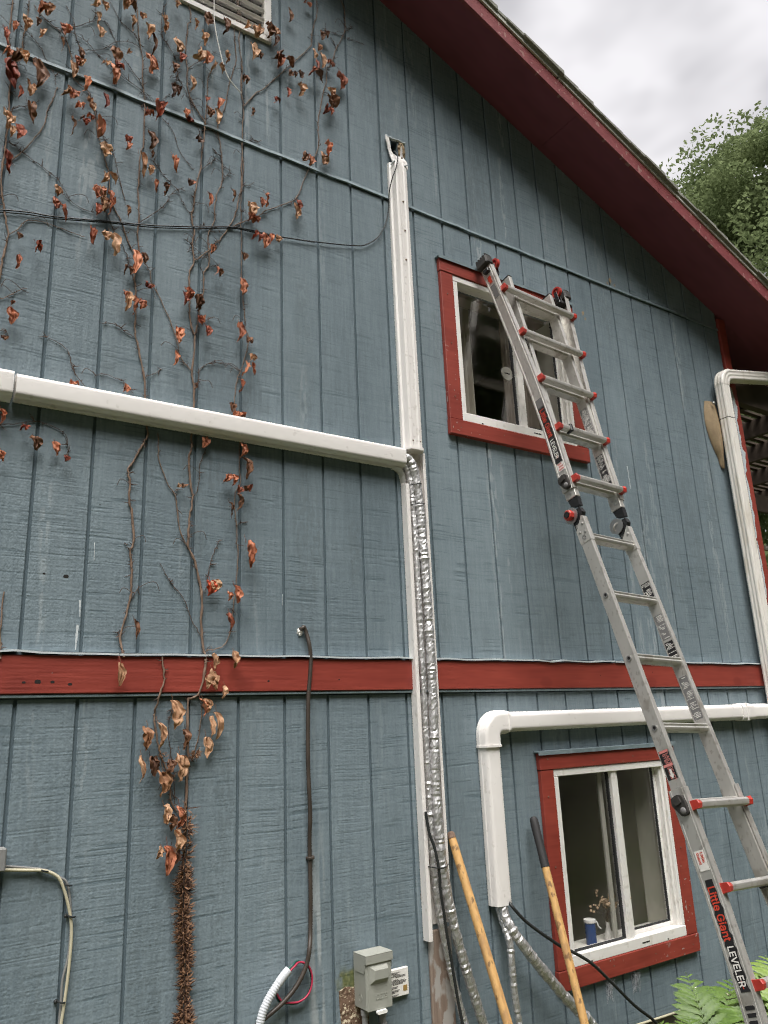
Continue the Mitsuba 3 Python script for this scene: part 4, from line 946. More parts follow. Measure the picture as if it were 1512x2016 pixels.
# leaves: vine, x and z of the stalk, x of the tip, length, width, tone
LEAVES = """
1,-0.127,4.597,-0.123,0.062,0.058,0 1,0.107,4.747,0.110,0.055,0.038,0 1,0.095,4.678,0.098,0.055,0.025,0 1,0.112,4.611,0.115,0.057,0.025,0 1,-0.217,4.449,-0.213,0.046,0.015,1 1,-0.182,4.479,-0.178,0.051,0.030,1
1,-0.138,4.499,-0.136,0.031,0.015,3 1,-0.112,4.466,-0.109,0.047,0.023,0 1,-0.046,4.470,-0.041,0.077,0.016,2 1,-0.028,4.546,-0.025,0.048,0.031,1 1,-0.265,4.390,-0.259,0.070,0.025,2 1,-0.230,4.301,-0.226,0.049,0.036,1
1,-0.191,4.312,-0.186,0.065,0.044,1 1,-0.231,4.244,-0.223,0.102,0.051,2 1,-0.116,4.295,-0.107,0.120,0.045,3 1,0.034,4.449,0.037,0.052,0.025,0 1,0.035,4.391,0.038,0.047,0.032,1 1,0.010,4.366,0.014,0.072,0.018,0
1,0.175,4.532,0.179,0.076,0.038,0 1,0.147,4.439,0.149,0.027,0.017,0 1,0.174,4.426,0.178,0.080,0.038,2 0,0.201,4.451,0.203,0.032,0.030,2 0,0.241,4.539,0.242,0.022,0.018,0 0,0.226,4.819,0.229,0.057,0.053,0
0,0.250,4.751,0.254,0.079,0.036,3 0,0.322,4.745,0.325,0.080,0.041,0 0,0.295,4.788,0.296,0.028,0.018,0 0,0.336,4.568,0.339,0.084,0.045,1 1,0.073,4.314,0.077,0.072,0.033,1 1,0.015,4.226,0.018,0.055,0.039,0
1,0.150,4.262,0.154,0.073,0.014,2 1,-0.143,4.167,-0.139,0.058,0.030,0 1,-0.176,4.126,-0.173,0.049,0.021,2 1,-0.150,4.083,-0.144,0.086,0.040,0 1,-0.211,3.999,-0.205,0.075,0.032,0 1,-0.192,3.936,-0.188,0.047,0.021,0
1,-0.169,3.951,-0.164,0.056,0.025,2 1,0.084,4.198,0.087,0.046,0.033,0 1,0.061,4.166,0.063,0.036,0.024,1 1,0.033,4.090,0.039,0.089,0.020,1 1,0.102,4.138,0.104,0.025,0.016,1 1,0.077,4.106,0.079,0.035,0.024,2
1,0.118,4.109,0.122,0.075,0.045,1 1,0.165,4.017,0.168,0.060,0.033,0 0,0.255,4.089,0.257,0.026,0.017,2 0,0.264,4.050,0.265,0.036,0.017,1 0,0.343,4.263,0.345,0.032,0.022,1 0,0.352,4.159,0.355,0.084,0.031,2
1,-0.216,3.805,-0.208,0.091,0.034,2 0,0.310,4.029,0.315,0.103,0.030,3 0,0.360,4.056,0.362,0.037,0.022,0 0,0.363,3.983,0.365,0.036,0.018,1 0,0.188,3.864,0.190,0.050,0.036,0 1,0.152,3.789,0.156,0.058,0.040,1
0,0.192,3.785,0.195,0.066,0.029,1 1,0.165,3.740,0.169,0.062,0.028,0 1,-0.005,3.731,-0.003,0.037,0.019,0 0,0.406,4.805,0.408,0.064,0.028,0 0,0.395,4.835,0.396,0.029,0.019,0 0,0.345,4.711,0.350,0.125,0.023,3
0,0.459,4.734,0.461,0.064,0.034,0 0,0.481,4.663,0.482,0.047,0.019,2 0,0.440,4.577,0.441,0.052,0.028,0 0,0.537,4.880,0.538,0.054,0.029,0 0,0.581,4.844,0.582,0.078,0.030,0 0,0.601,4.721,0.602,0.071,0.045,0
0,0.653,4.683,0.654,0.054,0.041,0 0,0.706,4.784,0.707,0.067,0.031,0 0,0.537,4.557,0.539,0.074,0.029,0 0,0.455,4.458,0.458,0.067,0.042,3 0,0.381,4.314,0.384,0.086,0.049,2 0,0.341,4.268,0.342,0.027,0.018,1
0,0.366,3.989,0.368,0.051,0.022,1 0,0.375,3.910,0.378,0.056,0.017,1 0,0.455,4.086,0.458,0.079,0.037,1 0,0.422,3.908,0.424,0.052,0.031,3 0,0.509,4.348,0.510,0.045,0.019,1 0,0.536,4.321,0.537,0.028,0.024,2
0,0.609,4.465,0.609,0.023,0.014,2 0,0.681,4.495,0.682,0.064,0.030,4 0,0.627,4.416,0.628,0.051,0.030,3 0,0.647,4.420,0.649,0.080,0.025,0 0,0.584,4.231,0.585,0.028,0.025,3 0,0.836,4.904,0.837,0.087,0.039,0
0,0.872,4.867,0.872,0.032,0.022,0 0,0.838,5.027,0.839,0.058,0.044,0 0,0.872,5.033,0.872,0.064,0.044,0 0,0.923,5.088,0.922,0.085,0.051,3 0,0.977,5.093,0.977,0.060,0.029,0 0,1.057,5.259,1.057,0.081,0.024,0
0,0.990,4.931,0.990,0.091,0.029,1 0,1.025,4.930,1.024,0.072,0.058,3 0,1.038,4.738,1.037,0.044,0.023,2 0,0.975,4.650,0.975,0.037,0.023,2 0,0.807,4.696,0.808,0.043,0.027,3 0,0.741,4.008,0.742,0.055,0.030,2
0,0.631,3.948,0.632,0.062,0.024,1 0,0.910,4.058,0.910,0.065,0.031,1 0,0.547,3.985,0.548,0.032,0.023,3 0,0.840,4.518,0.841,0.042,0.021,3 0,0.448,4.950,0.449,0.036,0.029,0 0,0.619,4.977,0.620,0.068,0.031,3
0,0.690,4.987,0.691,0.100,0.027,3 0,1.161,5.375,1.160,0.034,0.030,1 0,0.976,5.026,0.975,0.078,0.019,3 0,1.262,5.229,1.261,0.050,0.041,3 0,1.237,5.122,1.236,0.043,0.025,0 0,1.249,5.075,1.247,0.087,0.025,0
0,1.204,5.072,1.203,0.054,0.019,0 0,1.215,5.014,1.214,0.054,0.020,2 0,1.201,4.938,1.200,0.069,0.054,1 0,1.295,5.035,1.294,0.022,0.031,1 0,1.349,4.998,1.346,0.103,0.051,1 0,1.287,4.850,1.286,0.059,0.045,0
0,1.291,4.799,1.289,0.063,0.055,3 0,1.277,4.730,1.276,0.057,0.039,2 0,1.104,4.789,1.103,0.072,0.033,0 0,1.259,4.503,1.257,0.086,0.044,1 0,1.236,4.428,1.234,0.068,0.038,0 0,1.153,4.372,1.152,0.054,0.042,3
0,1.074,4.856,1.074,0.036,0.024,3 0,1.109,4.874,1.109,0.034,0.024,3 1,-0.011,3.674,-0.008,0.046,0.022,1 1,0.012,3.649,0.016,0.069,0.022,1 1,-0.068,3.444,-0.065,0.044,0.029,2 1,-0.120,3.368,-0.116,0.056,0.016,1
1,-0.132,3.134,-0.127,0.058,0.023,1 1,-0.148,3.016,-0.147,0.016,0.013,3 1,0.130,3.584,0.134,0.070,0.027,1 0,0.206,3.582,0.211,0.094,0.036,0 0,0.193,3.592,0.195,0.038,0.019,0 1,0.153,3.708,0.155,0.048,0.024,2
1,0.169,3.739,0.173,0.062,0.024,0 0,0.201,3.731,0.204,0.057,0.020,1 0,0.267,3.732,0.270,0.049,0.025,1 0,0.286,3.456,0.288,0.042,0.029,3 0,0.331,3.543,0.335,0.105,0.025,1 0,0.350,3.535,0.352,0.043,0.029,3
0,0.280,3.331,0.282,0.046,0.024,1 0,0.304,3.334,0.308,0.079,0.028,1 0,0.324,3.321,0.327,0.074,0.033,1 0,0.355,3.320,0.357,0.041,0.021,1 0,0.377,3.394,0.378,0.019,0.013,2 0,0.305,2.917,0.307,0.030,0.020,1
1,0.108,2.886,0.109,0.017,0.018,1 1,-0.128,3.468,-0.126,0.026,0.014,3 1,-0.134,3.161,-0.133,0.014,0.011,2 0,0.824,3.966,0.825,0.069,0.041,0 0,0.842,3.910,0.842,0.044,0.046,1 0,0.904,4.021,0.903,0.044,0.029,1
0,1.075,4.049,1.074,0.072,0.029,0 0,1.104,4.086,1.103,0.059,0.032,2 0,0.874,3.819,0.874,0.052,0.041,2 0,0.912,3.829,0.912,0.068,0.029,1 0,0.945,3.841,0.945,0.063,0.024,1 0,0.984,3.848,0.984,0.034,0.021,0
0,0.646,3.676,0.647,0.041,0.032,3 0,0.680,3.570,0.681,0.040,0.027,3 0,0.798,3.561,0.799,0.076,0.028,1 0,0.787,3.326,0.787,0.084,0.032,1 0,0.545,3.425,0.546,0.055,0.041,1 0,0.535,3.400,0.537,0.055,0.030,2
0,0.584,3.398,0.585,0.066,0.056,3 0,0.604,3.315,0.605,0.039,0.026,2 0,0.631,3.267,0.631,0.044,0.020,2 0,0.502,3.227,0.504,0.064,0.029,1 0,0.504,3.110,0.505,0.058,0.019,1 0,0.377,3.396,0.378,0.022,0.014,2
0,0.845,3.183,0.845,0.033,0.028,0 0,0.831,3.141,0.832,0.066,0.044,1 0,0.802,3.052,0.803,0.060,0.027,1 0,0.593,2.989,0.594,0.026,0.015,2 0,0.753,2.933,0.753,0.037,0.026,3 0,0.785,2.897,0.785,0.025,0.036,1
0,0.795,3.685,0.795,0.036,0.022,3 0,0.831,3.264,0.831,0.028,0.022,3 1,-0.135,2.727,-0.131,0.052,0.013,1 1,-0.123,2.568,-0.120,0.039,0.013,1 1,-0.051,2.679,-0.050,0.025,0.017,2 1,-0.020,2.642,-0.016,0.046,0.026,2
1,0.056,2.634,0.059,0.046,0.022,1 1,0.099,2.584,0.101,0.020,0.012,2 0,0.377,1.981,0.380,0.065,0.021,1 0,0.786,2.896,0.786,0.027,0.036,1 0,0.811,2.753,0.811,0.053,0.030,1 0,0.817,2.689,0.818,0.086,0.041,1
0,0.751,2.605,0.751,0.040,0.040,1 0,0.812,2.562,0.812,0.025,0.047,3 0,0.789,2.525,0.790,0.067,0.029,1 0,0.747,2.483,0.748,0.063,0.022,1 0,0.543,2.536,0.543,0.016,0.022,3 0,0.680,2.152,0.681,0.057,0.043,4
0,0.822,2.324,0.823,0.098,0.040,1 0,0.773,2.137,0.774,0.065,0.031,1 0,0.749,2.109,0.749,0.031,0.016,1 0,0.755,2.022,0.756,0.067,0.038,1 0,0.647,2.756,0.647,0.043,0.022,1 0,0.680,1.867,0.681,0.065,0.031,0
0,0.656,1.769,0.657,0.038,0.021,0 0,0.676,1.797,0.677,0.066,0.035,0 0,0.768,1.866,0.769,0.054,0.029,0 0,0.728,1.740,0.729,0.045,0.023,0 0,0.330,1.821,0.334,0.072,0.012,0 0,0.533,1.681,0.536,0.086,0.033,0
0,0.645,1.689,0.647,0.061,0.040,0 0,0.672,1.628,0.673,0.074,0.020,0 0,0.668,1.554,0.669,0.070,0.025,0 0,0.704,1.641,0.706,0.088,0.030,0 0,0.445,1.594,0.447,0.071,0.036,0 0,0.481,1.606,0.484,0.080,0.037,0
0,0.584,1.580,0.586,0.063,0.029,3 0,0.424,1.490,0.427,0.077,0.031,0 0,0.458,1.492,0.460,0.064,0.032,3 0,0.506,1.442,0.508,0.082,0.042,0 0,0.532,1.475,0.534,0.043,0.033,3 0,0.565,1.494,0.567,0.082,0.033,0
0,0.515,1.317,0.517,0.060,0.032,0 0,0.538,1.289,0.540,0.051,0.028,3 0,0.573,1.312,0.575,0.073,0.033,0 0,0.563,1.236,0.565,0.072,0.041,0 0,0.528,1.185,0.531,0.087,0.027,0 0,0.551,1.174,0.553,0.058,0.028,3
0,0.510,1.179,0.511,0.033,0.023,0
"""

# ------------------------------------------------------------------ cables and the electrical box
pts = np.vstack([path(BLACK), path(BLACKB), path(BLACKC)])
rs = np.random.default_rng(21)
single('cable', tube(smooth_path(np.vstack([pts, path("1.650,-0.03,4.33 1.648,-0.050,4.38 1.655,-0.068,4.43 1.674,-0.073,4.486 1.686,-0.073,4.532 1.693,-0.072,4.565 1.696,-0.060,4.60 1.700,-0.034,4.640 1.715,0.02,4.67")]), 5), 0.0031, 7), 'cable_black', 'thin black cable sagging across the wall up to the hole above the tall cover', 'cable', 50)
p2 = np.vstack([path(BLACK), path(BLACKB)[:4], [(0.998, -0.012, 3.8625)]]) + np.array([0, 0.004, -0.0065])
p2[:, 2] += 0.002 * np.sin(p2[:, 0] * 9)
single('cable', tube(smooth_path(p2, 5), 0.0026, 7), 'cable_black', 'second black cable doubling the first one along the wall at the left', 'cable', 50)
cr = path(CREAM)
cr = np.vstack([[(-0.6, -0.02, 1.20), (-0.3, -0.02, 1.18)], cr, [(0.20, -0.02, 0.45), (0.19, -0.02, -0.15)]])
single('cable', tube(smooth_path(cr, 6), 0.0050, 8), 'cable_cream', 'cream cable curving down the wall at the lower left', 'cable', 50)
cd = np.vstack([[(-0.6, -0.014, 1.215), (-0.3, -0.014, 1.195)], path(CREAMDARK), [(0.196, -0.014, 0.45), (0.186, -0.014, -0.15)]])
single('cable', tube(smooth_path(cd, 6), 0.0040, 8), 'conduit_pipe', 'thin grey cable running beside the cream cable at the lower left', 'cable', 50)
for i, (x, y, z) in enumerate(path(TIES)):
    lab = ('first', 'second', 'third', 'lowest')[i]
    g = cat([tube(smooth_path([(x - 0.014, -0.010, z + 0.008), (x - 0.006, -0.027, z + 0.002), (x + 0.008, -0.027, z - 0.002), (x + 0.016, -0.010, z - 0.004)], 4), 0.0028, 6), bx(x - 0.020, x - 0.008, -0.016, -0.0045, z - 0.003, z + 0.007, 0.002)])
    single('cable_clip', g, 'cable_black', lab + ' black clip along the cream cable, counted from its top end', 'clip', 40)
br = np.vstack([[(1.085, 0.010, 1.972)], path(BROWN), path(BROWN2)[1:], path(BROWN3)[1:], [(0.80, -0.05, 0.50), (0.70, -0.05, 0.42)]])
br[4:10, 1] = -0.032
bc = thing('cable', 'thick brown black cable hanging from a hole above the red board to the conduit', 'cable')
put(bc, 'sheath', tube(smooth_path(br, 6), 0.0085, 10), 'cable_brown', 50)
put(bc, 'clamp', cat([bx(1.101, 1.125, -0.033, -0.0045, 1.068, 1.078, 0.002), bx(1.122, 1.134, -0.022, -0.0045, 1.066, 1.080, 0.003)]), 'cable_brown', 30)
m = trimesh.creation.icosphere(subdivisions=3, radius=1)
m.vertices = m.vertices * [0.014, 0.010, 0.016] + (meshkit.noise(m.vertices * 3)[:, None] - 0.5) * 0.01
m.apply_translation((1.088, -0.006, 1.963))
put(bc, 'foam_plug', m, 'label_white', True)
cp = smooth_path(np.vstack([path(COND), [(0.876, -0.06, 0.46), (0.872, -0.07, 0.2), (0.872, -0.07, -0.2)]]), 40)
L = np.r_[0, np.cumsum(np.linalg.norm(np.diff(cp, axis=0), axis=1))]
s = np.linspace(0, L[-1], int(L[-1] / 0.0022))
cp = np.stack([np.interp(s, L, cp[:, k]) for k in range(3)], 1)
rib = 0.0150 + np.where(s > 0.055, 0.0009 * np.sin(s * 2 * math.pi / 0.0088), 0.0006)
cf = single('flexible_conduit', tube(cp, rib, 18), 'conduit_grey', 'pale grey ribbed flexible conduit with coloured wires looping out of its end', 'conduit', 60)
for nm, s_, b, r, dy in (('RED', RED, 'wire_red', 0.0036, -0.008), ('BLK', BLK, 'cable_black', 0.0038, 0.0), ('GRN', GRN, 'wire_green', 0.0036, 0.007)):
    q = path(s_) + np.array([0, dy, 0])
    q[:2] += np.array([0, -0.018, 0])
    q = np.vstack([[(0.985, -0.052 + dy, 0.690)], q])
    put(cf, 'wire', tube(smooth_path(q, 6), r, 8), b, 50, {'wire_red': 'red wire loop', 'cable_black': 'black wire loop', 'wire_green': 'dark green wire loop'}[b])

eb = thing('electrical_box', 'grey metal electrical disconnect box with a raised panel and embossed maker letters', 'electrical box')
bx0, bx1, by, bz0, bz1 = 1.306, 1.428, -0.098, 0.512, 0.700
put(eb, 'body', cat([bx(bx0 + 0.001, bx1 - 0.001, by + 0.002, -0.005, bz0 + 0.003, bz1 - 0.004, 0.003), bx(bx0 + 0.004, bx1 - 0.004, by - 0.001, by + 0.006, bz0, bz1 - 0.02, 0.002)]), 'box_grey', False)
lidp = Polygon([(by - 0.005, bz1 + 0.004), (-0.012, bz1 + 0.004), (-0.012, bz1 - 0.045), (-0.022, bz1 - 0.058), (by + 0.012, bz1 - 0.058), (by + 0.004, bz1 - 0.045), (by + 0.004, bz1 - 0.024), (by - 0.005, bz1 - 0.024)])
side = trimesh.creation.extrude_polygon(lidp, 0.002, engine='earcut')


def yz_to(m, x):
    v = m.vertices.copy()
    m = m.copy()
    m.vertices = np.c_[x + v[:, 2], v[:, 0], v[:, 1]]
    return m


put(eb, 'lid', cat([yz_to(side, bx0 - 0.002), yz_to(side, bx1), bx(bx0 - 0.002, bx1 + 0.002, by - 0.0065, by - 0.0045, bz1 - 0.024, bz1 + 0.004), bx(bx0 - 0.002, bx1 + 0.002, by - 0.0065, -0.012, bz1 + 0.0045, bz1 + 0.007, 0.001)]), 'box_grey', False)
px0, px1, pz0, pz1 = 1.322, 1.404, 0.604, 0.667
pan = np.array([(px0, by - 0.001, pz0), (px1, by - 0.001, pz0), (px1, by - 0.001, pz1), (px0, by - 0.001, pz1), (px0 + 0.016, by - 0.017, pz0 + 0.017), (px1 - 0.004, by - 0.017, pz0 + 0.017), (px1 - 0.004, by - 0.017, pz1 - 0.014), (px0 + 0.016, by - 0.017, pz1 - 0.014)])
put(eb, 'raised_panel', trimesh.convex.convex_hull(pan), 'box_grey', False)
tm = meshkit.text_mesh('GEIS', 0.019, 0.0016, bold=True)
tm.apply_transform(basis((1.345, by - 0.0008, 0.548), (0.88, 0, 0), (0.12, 0, 1), (0, -1, 0)))
put(eb, 'lettering', tm, 'box_grey', False)
put(eb, 'hasp', poly_prism(Polygon(rounded([(1.348, 0.4995), (1.392, 0.4995), (1.392, 0.5115), (1.348, 0.5115)], 0.005)), by + 0.002, by - 0.012), 'white_paint', False)
put(eb, 'knockout', yz_to(trimesh.creation.annulus(0.012, 0.0135, 0.0012, sections=28), bx0 - 0.0010), 'box_grey', 30)
scene[eb + '__knockout'] = mikit.ply(place(trimesh.creation.annulus(0.012, 0.0135, 0.0014, sections=28), basis((bx0 + 0.0006, -0.052, 0.553), (0, 1, 0), (0, 0, 1), (1, 0, 0))), 'box_grey', smooth=30)
dp = put(eb, 'data_plate', bx(1.429, 1.556, -0.024, -0.008, 0.512, 0.612, 0.002), 'label_white', False)
ln = []
rs = np.random.default_rng(31)
z = 0.604
for w0, w1 in ((0.03, 0.62), (0.03, 0.5), (0.2, 0.55), (0.05, 0.75), (0.35, 0.72), None, (0.2, 0.45), (0.05, 0.7), (0.2, 0.78), (0.05, 0.75), (0.1, 0.62), None, (0.05, 0.48), (0.05, 0.45), None, (0.05, 0.5), (0.05, 0.52), (0.05, 0.35), None, (0.05, 0.5), (0.05, 0.42)) if False else []:
    pass
rows = [(0.10, 0.62), (0.10, 0.50), (0.28, 0.62), (0.10, 0.86), (0.40, 0.84), None, (0.30, 0.52), (0.12, 0.80), (0.25, 0.88), (0.12, 0.84), (0.28, 0.72), None, (0.12, 0.50), (0.12, 0.46), None, (0.12, 0.56), (0.12, 0.52), (0.12, 0.36), None, (0.12, 0.52), (0.12, 0.40)]
for r_ in rows:
    z -= 0.0042
    if r_ is None:
        continue
    u = r_[0]
    while u < r_[1]:
        w = 0.03 + 0.06 * rs.random()
        ln.append(bx(1.448 + 0.108 * u, 1.448 + 0.108 * min(u + w, r_[1]), -0.0252, -0.0242, z - 0.0012, z + 0.0012))
        u += w + 0.016
put(dp, 'print', cat(ln), 'label_ink', False)
put(dp, 'code_patch', bx(1.527, 1.546, -0.0254, -0.0242, 0.529, 0.549), 'label_gold', False)
cyl = lambda r, z0, z1, x, y: place(trimesh.creation.cylinder(r, z1 - z0, sections=28), basis((x, y, (z0 + z1) / 2), (1, 0, 0), (0, 1, 0), (0, 0, 1)))
put(eb, 'conduit', cat([cyl(0.0150, 0.492, 0.511, 1.322, -0.055), cyl(0.0115, -0.25, 0.491, 1.322, -0.055)]), 'conduit_pipe', 40)
put(eb, 'conduit', cat([cyl(0.0165, 0.478, 0.511, 1.400, -0.060), cyl(0.0130, -0.25, 0.477, 1.400, -0.060), cyl(0.0175, 0.440, 0.452, 1.400, -0.060), bx(1.372, 1.384, -0.068, -0.05, 0.442, 0.450, 0.002)]), 'conduit_pipe', 40)

wv = [(2.30, -0.012, 0.16), (2.685, -0.012, 0.128), (2.80, -0.014, 0.124), (2.898, -0.012, 0.126), (2.972, -0.012, 0.124), (3.20, -0.014, 0.120), (3.6, -0.012, 0.115), (4.3, -0.012, 0.11)]
single('cable', tube(smooth_path([(a, b, c - 0.012) for a, b, c in wv], 5), 0.0058, 8), 'cable_cream', 'pale cable lying along the bottom of the siding beside the fern', 'cable', 50)
single('string', tube(smooth_path(path("0.636,-0.045,5.25 0.636,-0.045,5.09 0.641,-0.040,4.935 0.672,-0.036,4.784 0.716,-0.034,4.649 0.790,-0.028,4.588"), 6), 0.0028, 6), 'label_white', 'thin pale cord hanging from the gable vent among the vine', 'cord', 50)

# spider webs / egg sacs and small holes on the wall
m = trimesh.creation.icosphere(subdivisions=3, radius=0.010)
m.vertices = m.vertices * [1, 0.8, 1.15]
m.apply_translation((3.372, -0.013, 0.180))
single('egg_sac', m, 'label_white', 'small white egg sac on the siding under the right end of the lower window', 'egg sac', True)
rs = np.random.default_rng(9)
for i, (xx, zz, wd, lab) in enumerate(((2.735, 0.325, 0.05, 'left'), (2.925, 0.325, 0.06, 'right'))):
    th2 = []
    for q in range(60):
        a = np.array([xx + wd * (rs.random() - 0.5) * 1.2, -0.006 - 0.022 * rs.random(), zz + 0.02 * rs.random()])
        b = np.array([xx + wd * (rs.random() - 0.5), -0.0055 - 0.004 * rs.random(), zz - 0.085 * rs.random()])
        th2.append(tube(np.array([a, (a + b) / 2 + rs.normal(0, 0.003, 3), b]), 0.00045, 3, False))
    single('cobweb', cat(th2), 'conduit_grey', f'dusty cobweb under the lower window casing, the {lab} one of two', 'cobweb', False)
hs = []
for xx, zz, r, y in ((0.018, 1.755, .007, -.027), (0.062, 1.757, .012, -.027), (0.110, 1.756, .008, -.027), (0.168, 1.748, .008, -.027), (0.932, 1.757, .006, -.027), (1.262, 1.762, .005, -.027), (0.060, 2.14, .006, -.0042), (0.135, 2.135, .011, -.0042), (0.24, 2.42, .003, -.0042), (3.34, 1.80, .004, -.027), (3.62, 1.76, .004, -.027), (2.90, 1.78, .004, -.027)):
    r = r * 0.72
    g = rounded([(-r * 1.3, -r * 0.7), (r * 1.2, -r * 0.8), (r * 1.1, r * 0.7), (-r, r * 0.8)], r)
    hs.append(poly_prism(Polygon(g + np.array([xx, zz])), y + 0.0005, y - 0.0006))
put(house, 'hole', cat(hs), 'knot_hole', False, 'small dark holes and knots in the boards', 'stuff')

# ------------------------------------------------------------------ tool handles leaning on the wall
t1 = thing('tool_handle', 'bare worn wooden tool handle leaning beside the open white channel', 'tool handle')
a, b = np.array([1.812, -0.028, 1.094]), np.array([1.846, -0.545, -0.20])
tt = np.linspace(0, 1, 40)
rr = 0.0182 + 0.0012 * np.sin(tt * 5) - 0.004 * np.clip((0.012 - tt) / 0.012, 0, 1)
put(t1, 'shaft', tube(a + (b - a) * tt[:, None], rr, 16), 'handle_wood', 50)
put(t1, 'end', tube(np.array([a + (a - b) * 0.004, a + (b - a) * 0.002, a + (b - a) * 0.016]), [0.012, 0.0175, 0.0188], 16), 'bark', 50)
t2 = thing('tool_handle', 'wooden tool handle with a black grip leaning on the lower window casing', 'tool handle')
a, b = np.array([2.292, -0.052, 1.120]), np.array([2.170, -0.520, -0.20])
put(t2, 'shaft', tube(a + (b - a) * np.linspace(0.155, 1, 30)[:, None], 0.0178, 16), 'handle_wood', 50)
gt = np.array([0, 0.004, 0.012, 0.03, 0.08, 0.13, 0.158, 0.160])
put(t2, 'grip', tube(a + (b - a) * gt[:, None], [0.010, 0.0165, 0.0195, 0.0205, 0.0192, 0.0196, 0.0202, 0.0188], 18), 'grip', 50)

# ------------------------------------------------------------------ the ladder
LH = np.array([2.49812, -0.50434, 2.47029])
LR = np.array([0.998778, 0.024402, -0.042975])
LU = {'u': np.array([0.035568, 0.248779, 0.967907]), 'l': np.array([0.033428, 0.306877, 0.951162])}
LN = {k: np.cross(LR, v) for k, v in LU.items()}


def lad(mesh, s):
    """From ladder axes (across, out of the wall, up; origin at the hinge line) to the world."""
    return place(mesh, basis(LH, LR, LN[s], LU[s]))


def rung_c(k):
    return (4.66 - k) * 0.3048


ld = thing('ladder', 'aluminium folding extension ladder with red rung brackets leaning against the house', 'ladder')
CW, CB0, CB1 = 0.0028, -0.040, 0.034


def flare(c, sec):
    """Half width of the outer section's rail at height c."""
    k = 4.66 - c / 0.3048
    q = k if sec == 'u' else 13 - k
    return float(np.interp(q, [-2, -0.7, 0, 1, 2, 3, 4, 6], [0.352, 0.324, 0.292, 0.250, 0.214, 0.193, 0.188, 0.187]))


def outer_rail(sec, sgn, c0, c1):
    cs = np.linspace(c0, c1, 40)
    prof = np.array([(0, CB0), (0, CB1), (-0.030, CB1), (-0.030, CB1 - 0.004), (-0.004, CB1 - 0.004), (-0.004, CB0 + 0.004), (-0.030, CB0 + 0.004), (-0.030, CB0)])
    prof = prof * np.array([sgn, 1])
    if sgn < 0:
        prof = prof[::-1]
    p = np.array([(sgn * flare(c, sec), 0, c) for c in cs])
    m = sweep(prof[::-1], p, (1, 0, 0), (0, 1, 0))
    g = [m]
    for bb in (CB1 - 0.010, CB0 + 0.010):   # two fine beads on the web
        g.append(sweep(np.array([(0, -0.0012), (0.0012, 0), (0, 0.0012)]) * np.array([sgn, 1]), p + np.array([0, bb, 0]), (1, 0, 0), (0, 1, 0)))
    m = cat(g)
    m.fix_normals()
    return m


def inner_rail(sgn, c0, c1):
    prof = rounded([(-0.013, -0.034), (0.013, -0.034), (0.013, 0.027), (-0.013, 0.027)], 0.003, 2)
    m = sweep(prof, [(sgn * 0.1655, 0, c) for c in np.linspace(c0, c1, 3)], (1, 0, 0), (0, 1, 0))
    m.fix_normals()
    return m


UT, UB = rung_c(-0.68), rung_c(4.15)
LT, LB = rung_c(8.80), rung_c(13.7)
put(ld, 'outer_rail', lad(outer_rail('u', -1, UB, UT), 'u'), 'aluminium', 25)
put(ld, 'outer_rail', lad(outer_rail('u', 1, UB, UT), 'u'), 'aluminium', 25)
put(ld, 'outer_rail', lad(outer_rail('l', -1, LB, LT), 'l'), 'aluminium', 25)
put(ld, 'outer_rail', lad(outer_rail('l', 1, LB, LT), 'l'), 'aluminium', 25)
IT = rung_c(-0.50)
for sg in (-1, 1):
    put(ld, 'inner_rail', lad(inner_rail(sg, 0.075 + 0.06, IT), 'u'), 'aluminium', 25)
    put(ld, 'rail_cap', lad(bx(sg * 0.1655 - 0.0145, sg * 0.1655 + 0.0145, -0.0355, 0.0285, IT + 0.0005, IT + 0.011, 0.003), 'u'), 'black_plastic', False)
    put(ld, 'inner_rail', lad(inner_rail(sg, rung_c(10.0), -0.085 + 0.06), 'l'), 'aluminium', 25)
    put(ld, 'rail_cap', lad(bx(sg * 0.1655 - 0.0145, sg * 0.1655 + 0.0145, -0.0355, 0.0285, rung_c(10.0) - 0.022, rung_c(10.0) - 0.0005, 0.003), 'l'), 'black_plastic', False)

inner_prof = rounded([(-0.028, -0.012), (0.016, -0.016), (0.024, -0.004), (0.020, 0.002), (0.026, 0.010), (0.022, 0.015), (-0.024, 0.016)], 0.004, 2)
outer_prof = rounded([(0.040, -0.018), (0.066, -0.015), (0.071, 0.003), (0.064, 0.013), (0.040, 0.015)], 0.004, 2)


def rung(prof, half, c, sec):
    q = np.asarray(prof)
    m = sweep(q, [(-half, 0, c), (half, 0, c)], (0, 1, 0), (0, 0, 1))
    m.fix_normals()
    return lad(m, sec)


def bracket(sg, half, c, sec):
    a0 = half - 0.004
    p = []
    for a, s in ((a0 - 0.026, 0.84), (a0 - 0.018, 0.90), (a0 - 0.003, 1.0), (a0, 0.95)):
        for b, cc in ((0.034, -0.019), (0.066, -0.018), (0.0735, 0.000), (0.067, 0.015), (0.034, 0.017)):
            p.append((sg * a, 0.034 + (b - 0.034) * s, cc * s))
    m = trimesh.convex.convex_hull(np.array(p))
    m.apply_translation((0, 0, c))
    return lad(m, sec)


def make_rung(k, sec, outer, inner=True):
    r = numbered(ld + '__rung')
    c = rung_c(k)
    if inner:
        scene[r] = mikit.ply(rung(inner_prof, 0.1523, c, sec), 'aluminium', smooth=25)
    if outer:
        w = flare(c, sec)
        co = c - (0.012 if k == 9 else 0.0)
        m = rung(outer_prof, w - 0.031, co, sec)
        if inner:
            put(r, 'tread', m, 'aluminium', 25)
        else:
            scene[r] = mikit.ply(m, 'aluminium', smooth=25)
        for sg in (-1, 1):
            put(r, 'bracket', bracket(sg, w, co, sec), 'red_plastic', 25)
    return r


